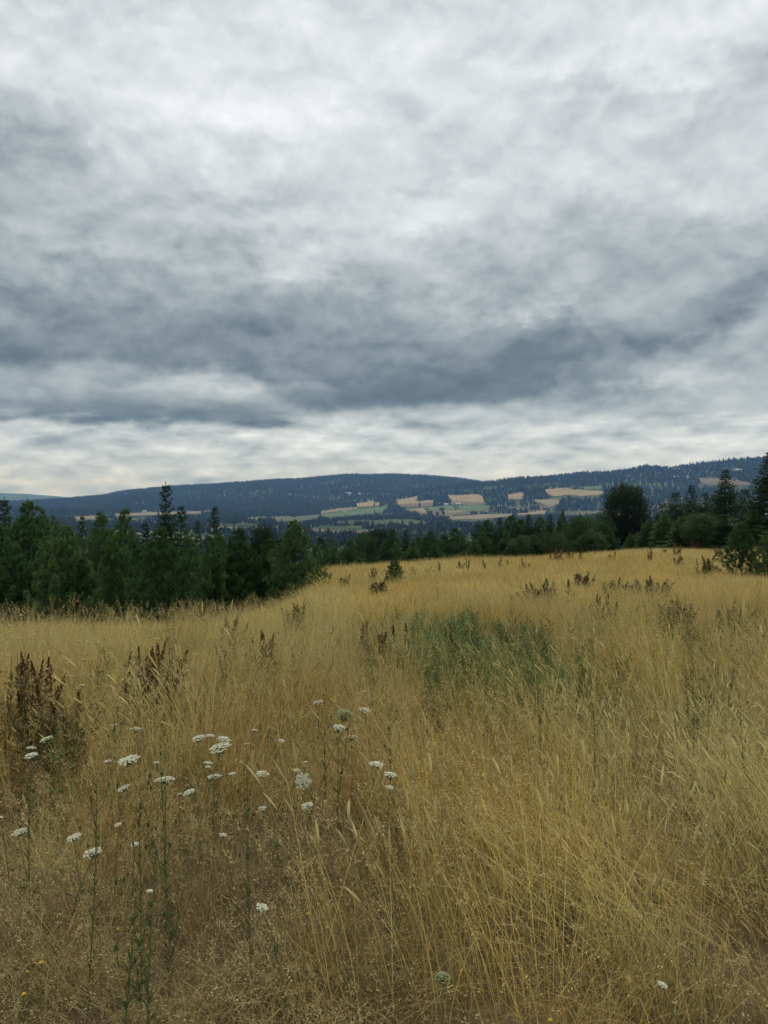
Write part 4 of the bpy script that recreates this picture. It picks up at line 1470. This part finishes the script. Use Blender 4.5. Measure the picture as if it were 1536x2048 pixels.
# ---- docks: leafy stems ending in rusty seed spikes
def dock(o, seed, h, spread, stems, mat, big=1.0):
    r = np.random.default_rng(seed)
    lf = MB()
    for s in range(stems):
        a = r.uniform(0, 6.28)
        q = np.linspace(0, 1, 7)
        hh = h * r.uniform(.72, 1.05)
        ln = spread * r.uniform(.1, 1.0)
        b0x, b0y = r.normal(0, .30 * spread, 2)
        P = np.column_stack([b0x + math.cos(a) * ln * .7 * q ** 1.3, b0y + math.sin(a) * ln * .7 * q ** 1.3, hh * q * math.sqrt(max(.25, 1 - (ln / h) ** 2 * .5))])
        P[0, 2] = -.03
        st = MB()
        tube(st, P, np.linspace(.0045, .0018, 7), 4)

        def at(f):
            return np.stack([np.interp(f, q, P[:, k]) for k in range(3)], -1)
        T = unit(P[-1] - P[-2])
        so = obj('stem', st.mesh('stem', DOCK_STEM, True), o)
        sd = MB()
        if s % 5 in (1, 2, 3) and stems > 8:
            hh *= .8
        for (b0, b1, n, off) in ((.87, 1.0, 110, 0), (.78, .90, 40, 1), (.80, .90, 36, 2)):
            f = r.uniform(b0, b1, n)
            C = at(f)
            if off:
                aa = r.uniform(0, 6.28)
                C = at(np.full(n, b0)) + (unit(T + np.array([math.cos(aa), math.sin(aa), 0]) * .45) * ((f - b0) * hh)[:, None])
            fat = .013 * big * np.clip((b1 - f) / (b1 - b0) * 2.2, .25, 1)
            u = unit(r.normal(size=(n, 3)))
            pos = C + u * fat[:, None] * r.uniform(.2, 1, (n, 1))
            flakes(sd, pos, unit(u * .5 + T), .013 * big, .009 * big, r.uniform(0, 1, n), r)
        if not (s % 5 in ((1, 2, 3) if mat is DOCK else (1, 2, 3, 4)) and stems > 8):
            obj('seed_spike', sd.mesh('seed_spike', mat), o)
        m = 55
        f = r.uniform(.15, .88, m)
        aa = r.uniform(0, 6.28, m)
        dd = unit(np.column_stack([np.cos(aa), np.sin(aa), r.uniform(.3, 1.4, m)]))
        leaf_cards(lf, at(f), dd, np.tile([0, 0, 1.0], (m, 1)), r.uniform(.08, .17, m) * (1.2 - f) * big ** .5, r.uniform(.016, .034, m) * big ** .6, r.uniform(0, 1, m))
    tag(obj('leaf', lf.mesh('leaf', DOCK_LEAF if mat is DOCK else DOCK_LEAF_DULL), o), kind='stuff')


def build_docks():
    GD = 'dull dock clumps scattered in the far meadow'
    LD = 'dull olive dock clump with brownish seed spikes in the far meadow'
    for i, (px, top, dist, wpx, stems, dull, lab) in enumerate([
        (305, 1290, 6.6, 130, 40, 0, 'bushy dock with a crown of dark red seed spikes among umbel flowers'),
        (55, 1312, 5.6, 150, 22, 0, 'sprawling dock with dark red spikes and leaning olive stems'),
        (120, 1352, 5.2, 170, 12, 0, 'low dock with side stems stretched out over brown grass'),
        (532, 1262, 8.6, 66, 12, 0, 'slim reddish dock between the bushy dock and the green thistles'),
        (728, 1242, 9.8, 30, 3, 0, 'single dock stem with a sharp red tip beside a twin-tipped one'), (768, 1240, 9.6, 40, 4, 0, 'dock with bright dark-red pointed tips just before the green thistles'),
        (806, 1242, 9.4, 30, 3, 0, 'stubby dark-red dock tip at the edge of the green thistles'),
        (905, 1248, 9.0, 60, 5, 0, 'dark-red dock spikes rising inside the green thistle patch'),
        (590, 1208, 13.5, 60, 16, 1, 'dull brownish dock clump close to the last pine of the wood'),
        (1082, 1168, 16, 90, 26, 1, LD), (1235, 1162, 17, 70, 28, 1, LD), (1312, 1156, 16, 80, 28, 1, LD), (1165, 1152, 20, 50, 16, 1, LD),
        (1352, 1222, 12, 90, 26, 1, 'reddish-brown dock clump among the seedy olive weeds'), (1212, 1240, 11.5, 60, 8, 1, LD), (1468, 1235, 11.5, 80, 10, 1, LD), (760, 1160, 21, 50, 16, 1, LD),
        (1415, 1112, 27, 40, 14, 1, LD), (465, 1235, 12, 50, 6, 1, LD),
    ]):
        x, y, z = place_px(px, top, dist)
        g = float(H(x, y))
        h = float(np.clip(z - g, .72, 1.2))
        o = thing('dock_plant', (x, y, g), lab, 'plant', GD if lab is LD else None)
        dock(o, 700 + i, h * (1.05 if dull and dist > 14 else 1), wpx / FPX * dist * (.66 if dull else .55), stems, DOCK_OLD if dull else DOCK, 1.0 if dist < 15 else 1.8)


# ---- leafy saplings standing in the meadow
def sapling_mesh(seed, mat):
    r = np.random.default_rng(seed)
    tk, lf = MB(), MB()
    for s in range(r.integers(4, 7)):
        a, ln = r.uniform(0, 6.28), r.uniform(.05, .42)
        hh = r.uniform(.5, 1.0)
        q = np.linspace(0, 1, 6)
        P = np.column_stack([math.cos(a) * ln * q, math.sin(a) * ln * q, hh * q])
        P[0, 2] = -.04
        tube(tk, P, np.linspace(.012, .004, 6), 4)
        m = 90
        f = r.uniform(.18, 1.03, m)
        pos = np.stack([np.interp(f, q, P[:, k]) for k in range(3)], -1) + r.normal(0, .085, (m, 3)) * (1.25 - f)[:, None]
        dd = unit(r.normal(size=(m, 3)) + np.array([0, 0, .5]))
        leaf_cards(lf, pos, dd, unit(r.normal(size=(m, 3)) * .6 + np.array([0, 0, 1.0])), r.uniform(.06, .12, m), r.uniform(.035, .065, m), r.uniform(0, 1, m))
    return tk.mesh('stem', BARK, True), lf.mesh('foliage', mat)


def build_saplings():
    sg = [sapling_mesh(800 + k, SAPLING) for k in range(4)]
    sr = [sapling_mesh(810 + k, SAPLING_RED) for k in range(3)]
    G1, G2 = 'leafy saplings dotted along the far meadow', 'rusty saplings dotted along the far meadow'
    L1, L2 = 'olive-leaved sapling standing in the far meadow grass', 'rust-leaved sapling standing in the far meadow grass'
    for i, (px, top, base, w, red) in enumerate([
        (655, 1148, 1172, 22, 0), (686, 1150, 1172, 28, 0), (745, 1138, 1162, 18, 1), (756, 1166, 1195, 30, 0), (826, 1138, 1152, 18, 1), (853, 1134, 1150, 16, 0), (877, 1127, 1150, 18, 0),
        (922, 1122, 1144, 16, 0), (936, 1120, 1143, 14, 0), (970, 1120, 1143, 18, 1), (998, 1118, 1138, 18, 0), (1017, 1120, 1138, 12, 0), (1046, 1118, 1142, 24, 1), (1078, 1116, 1126, 12, 0),
        (1117, 1102, 1128, 26, 1), (1137, 1102, 1126, 16, 0), (1162, 1103, 1126, 14, 0), (1178, 1106, 1122, 16, 0), (1224, 1106, 1124, 22, 0), (1300, 1100, 1126, 18, 1), (1264, 1104, 1112, 10, 1),
        (1330, 1095, 1110, 14, 0), (1352, 1090, 1115, 26, 1), (1390, 1084, 1105, 26, 1), (1422, 1122, 1148, 30, 1), (1102, 1108, 1126, 14, 1), (1190, 1104, 1118, 10, 0), (1355, 1112, 1136, 24, 0),
        (1500, 1100, 1130, 30, 0), (1440, 1098, 1118, 20, 0),
    ]):
        d = ray(px, base)
        t = np.geomspace(12, 80, 900)
        g = EYE[2] + d[2] * t - H(d[0] * t, t) - .30
        k = np.nonzero(g < 0)[0]
        dist = t[k[0]] if len(k) else 66.0
        x, y, z = place_px(px, top, dist)
        zg = float(H(x, y))
        h = float(np.clip((z - zg) * 1.12, .6, 2.1))
        o = thing('sapling', (x, y, zg), L2 if red else L1, 'sapling', G2 if red else G1, i * 1.7, (max(.5, w / FPX * dist / .70),) * 2 + (h,))
        a, b = (sr[i % 3] if red else sg[i % 4])
        obj('stem', a, o)
        obj('foliage', b, o)


# ---- single tall green weeds close by
def build_weeds():
    r = np.random.default_rng(23)
    GW = 'thin green weeds standing up out of the matted grass'
    LW = 'thin upright dark green weed with narrow leaves in the matted grass'
    for i, (px, top, dist) in enumerate([(176, 1555, 2.7), (275, 1600, 2.6), (335, 1560, 2.7), (222, 1770, 1.9), (290, 1715, 1.95), (655, 1440, 3.9), (668, 1452, 3.9), (240, 1440, 4.2),
                                         (1440, 1330, 5.0), (1085, 1430, 4.2), (1380, 1405, 4.4), (1195, 1410, 4.3), (1045, 1330, 6.0), (500, 1600, 2.8), 
                                         (60, 1560, 3.2), (780, 1450, 4.2), (1500, 1420, 4.2), (440, 1330, 6.0)]):
        x, y, z = place_px(px, top, dist)
        zg = float(H(x, y))
        h = float(np.clip(z - zg, .35, 1.0))
        label, grp = (LW, GW) if i not in (8, 5) else (('tall bright green leafy stalk alone in the olive weeds', None) if i == 8 else ('dark green bushy weed spike beside the white umbel group', None))
        o = thing('green_weed', (x, y, zg), label, 'weed', grp)
        st, lf, bd = MB(), MB(), MB()
        q = np.linspace(0, 1, 8)
        ln = r.normal(0, .06, 2)
        P = np.column_stack([ln[0] * q * h, ln[1] * q * h, h * q]) + np.column_stack([np.cumsum(r.normal(0, .003, (8, 2)), 0), np.zeros(8)])
        P[0] = (0, 0, -.03)
        tube(st, P, np.linspace(.0032, .0014, 8), 4)
        m = 34
        f = np.sort(r.uniform(.1, .98, m))
        pos = np.stack([np.interp(f, q, P[:, k]) for k in range(3)], -1)
        a = r.uniform(0, 6.28, m)
        dd = unit(np.column_stack([np.cos(a), np.sin(a), r.uniform(1.2, 3.2, m)]))
        leaf_cards(lf, pos, dd, unit(np.column_stack([-np.cos(a), -np.sin(a), np.full(m, .8)])), r.uniform(.025, .06, m) * (1.2 - .6 * f), r.uniform(.004, .008, m), r.uniform(0, 1, m))
        for k in range(6):
            f0 = r.uniform(.6, 1)
            p = np.array([np.interp(f0, q, P[:, j]) for j in range(3)])
            a0 = r.uniform(0, 6.28)
            e = p + np.array([math.cos(a0) * .04, math.sin(a0) * .04, r.uniform(.05, .11)])
            tube(st, [p, (p + e) / 2 + [math.cos(a0) * .012, math.sin(a0) * .012, 0], e], [.0014, .0012, .001], 3)
            tube(bd, [e - [0, 0, .004], e, e + [0, 0, .007], e + [0, 0, .011]], [.0015, .004, .0034, .001], 5)
        obj('stem', st.mesh('stem', STEM, True), o)
        tag(obj('leaf', lf.mesh('leaf', LEAFG), o), kind='stuff')
        obj('bud', bd.mesh('bud', LEAFG, True), o)


build_flowers()
build_yellow()
build_docks()
build_saplings()
build_weeds()


# ------------------------------------------------------------------ farm buildings in the valley
WALLW = plain_mat('white_wall', (.42, .42, .40), (.52, .52, .50), .3, .8)
WALLT = plain_mat('tan_wall', (.45, .36, .25), (.55, .45, .32), .3, .8)
ROOFG = plain_mat('grey_roof', (.22, .23, .25), (.34, .35, .37), .3, .6)
ROOFW = plain_mat('pale_metal_roof', (.36, .37, .38), (.46, .46, .47), .3, .5)
DARKO = plain_mat('dark_opening', (.02, .02, .025), (.04, .04, .045), .3, .5)


def box(mb, x0, x1, y0, y1, z0, z1):
    v = [(x, y, z) for z in (z0, z1) for y in (y0, y1) for x in (x0, x1)]
    mb.add(v, [[0, 2, 3, 1], [4, 5, 7, 6], [0, 1, 5, 4], [2, 6, 7, 3], [0, 4, 6, 2], [1, 3, 7, 5]])


def barn(px, py, wpx, name, label, wall, roof, hgt=.42, rz=0.0):
    h = hit(px, py + 1.5, 700)
    if h is None:
        return
    dist = float(np.hypot(*h))
    w = float(np.clip(wpx / FPX * dist, 12, 36))
    dp, hh = w * .55, max(4.0, w * hgt * .55)
    o = thing(name, (h[0], h[1], float(H(*h)) + 1.5), label, 'building', None, rz)
    mb = MB()
    box(mb, -w / 2, w / 2, -dp / 2, dp / 2, -4, hh)
    rg = hh + dp * .30
    mb.add([(-w / 2, -dp / 2, hh), (-w / 2, dp / 2, hh), (-w / 2, 0, rg), (w / 2, -dp / 2, hh), (w / 2, dp / 2, hh), (w / 2, 0, rg)], [[0, 2, 1], [3, 4, 5]])
    obj('wall', mb.mesh('wall', wall), o)
    rf = MB()
    e, t = .6, .5
    for s in (-1, 1):
        a, b = np.array([0, s * (dp / 2 + e), hh - .3]), np.array([0, 0, rg + .1])
        V = []
        for up in (0, t):
            for q in (a, b):
                for xx in (-w / 2 - e, w / 2 + e):
                    V.append((xx, q[1], q[2] + up))
        rf.add(V, [[0, 1, 3, 2], [4, 6, 7, 5], [0, 4, 5, 1], [2, 3, 7, 6], [0, 2, 6, 4], [1, 5, 7, 3]])
    obj('roof', rf.mesh('roof', roof), o)
    dr = MB()
    box(dr, -w * .09, w * .09, -dp / 2 - .15, -dp / 2 + .1, -.5, hh * .75)
    obj('door', dr.mesh('door', DARKO), o)
    for s in (-1, 1):
        wd = MB()
        box(wd, s * w * .3 - w * .05, s * w * .3 + w * .05, -dp / 2 - .12, -dp / 2 + .1, hh * .35, hh * .7)
        obj('window', wd.mesh('window', DARKO), o)


for b in [
    (517, 1028, 12, 'farmhouse', 'white farmhouse with a pale roof on the valley floor', WALLW, ROOFW, .6, .2), (506, 1031, 7, 'shed', 'low grey shed beside the white farmhouse on the valley floor', WALLT, ROOFG, .5, 0),
    (563, 1028, 10, 'barn', 'tan barn standing alone on the valley floor', WALLT, ROOFW, .6, 0), (877, 1009, 13, 'barn', 'long white barn below the tan sloping field', WALLW, ROOFG, .4, .3),
    (892, 1010, 9, 'shed', 'white shed next to the long white barn', WALLW, ROOFW, .5, 0), (917, 1009, 10, 'farmhouse', 'white farmhouse below the straight-topped wheat field', WALLW, ROOFW, .5, -.2),
    (903, 1008, 7, 'shed', 'small shed between the barn and the farmhouse', WALLW, ROOFG, .6, 0), (1001, 1013, 10, 'farmhouse', 'grey-roofed farmhouse at the end of the long green field', WALLW, ROOFG, .5, .4),
    (1058, 997, 9, 'farmhouse', 'white house between the small wheat field and the copse', WALLW, ROOFW, .6, 0), (690, 1024, 6, 'shed', 'small white shed on the narrow tan strip', WALLW, ROOFW, .6, 0),
    (1353, 940, 12, 'house', 'pale house high on the far ridge', WALLW, ROOFW, .5, 0), (1352, 955, 16, 'warehouse', 'long white building below the pale house on the ridge', WALLW, ROOFW, .35, 0),
    (1372, 956, 10, 'shed', 'white shed beside the long white building on the ridge', WALLW, ROOFW, .5, .2), (1476, 942, 12, 'house', 'white house on the ridge shoulder beyond the faded field', WALLW, ROOFW, .5, 0),
    (697, 988, 10, 'house', 'white house on the middle of the wooded ridge', WALLW, ROOFW, .5, 0), (722, 989, 12, 'house', 'wide white house beside another on the wooded ridge', WALLW, ROOFW, .4, 0),
    (738, 990, 8, 'house', 'small white house at the end of the row on the wooded ridge', WALLW, ROOFW, .6, 0), (252, 990, 9, 'house', 'pale house on the low end of the long ridge', WALLW, ROOFW, .5, 0),
    (224, 991, 7, 'house', 'small pale house at the tail of the long ridge', WALLW, ROOFW, .5, 0), (289, 1024, 8, 'barn', 'white barn at the long pale strip beneath the ridge', WALLW, ROOFW, .5, 0),
    (892, 964, 8, 'house', 'pale house near the saddle of the ridges', WALLW, ROOFW, .5, 0),
]:
    barn(*b)

# ------------------------------------------------------------------ the air of the valley
def build_haze():
    lo, hi = np.array([-19500, -19500, FLOOR - 40.0]), np.array([19500, 19500, 420.0])
    v = np.array([[x, y, z] for z in (lo[2], hi[2]) for y in (lo[1], hi[1]) for x in (lo[0], hi[0])])
    f = np.array([[0, 2, 3, 1], [4, 5, 7, 6], [0, 1, 5, 4], [2, 6, 7, 3], [0, 4, 6, 2], [1, 3, 7, 5]])
    m = bpy.data.materials.new('haze')
    m.use_nodes = True
    nt = m.node_tree
    nt.nodes.clear()
    out = nt.nodes.new('ShaderNodeOutputMaterial')
    pv = nt.nodes.new('ShaderNodeVolumePrincipled')
    pv.inputs['Color'].default_value = (.25, .51, 1.0, 1)
    pv.inputs['Absorption Color'].default_value = (1, 1, 1, 1)
    pv.inputs['Density'].default_value = 6.0e-5
    pv.inputs['Anisotropy'].default_value = .2
    nt.links.new(pv.outputs[0], out.inputs['Volume'])
    mb = MB()
    mb.add(v, f)
    o = obj('haze', mb.mesh('haze', m))
    tag(o, 'thin blue haze in the air over the valley', 'haze', None, 'stuff')


build_haze()
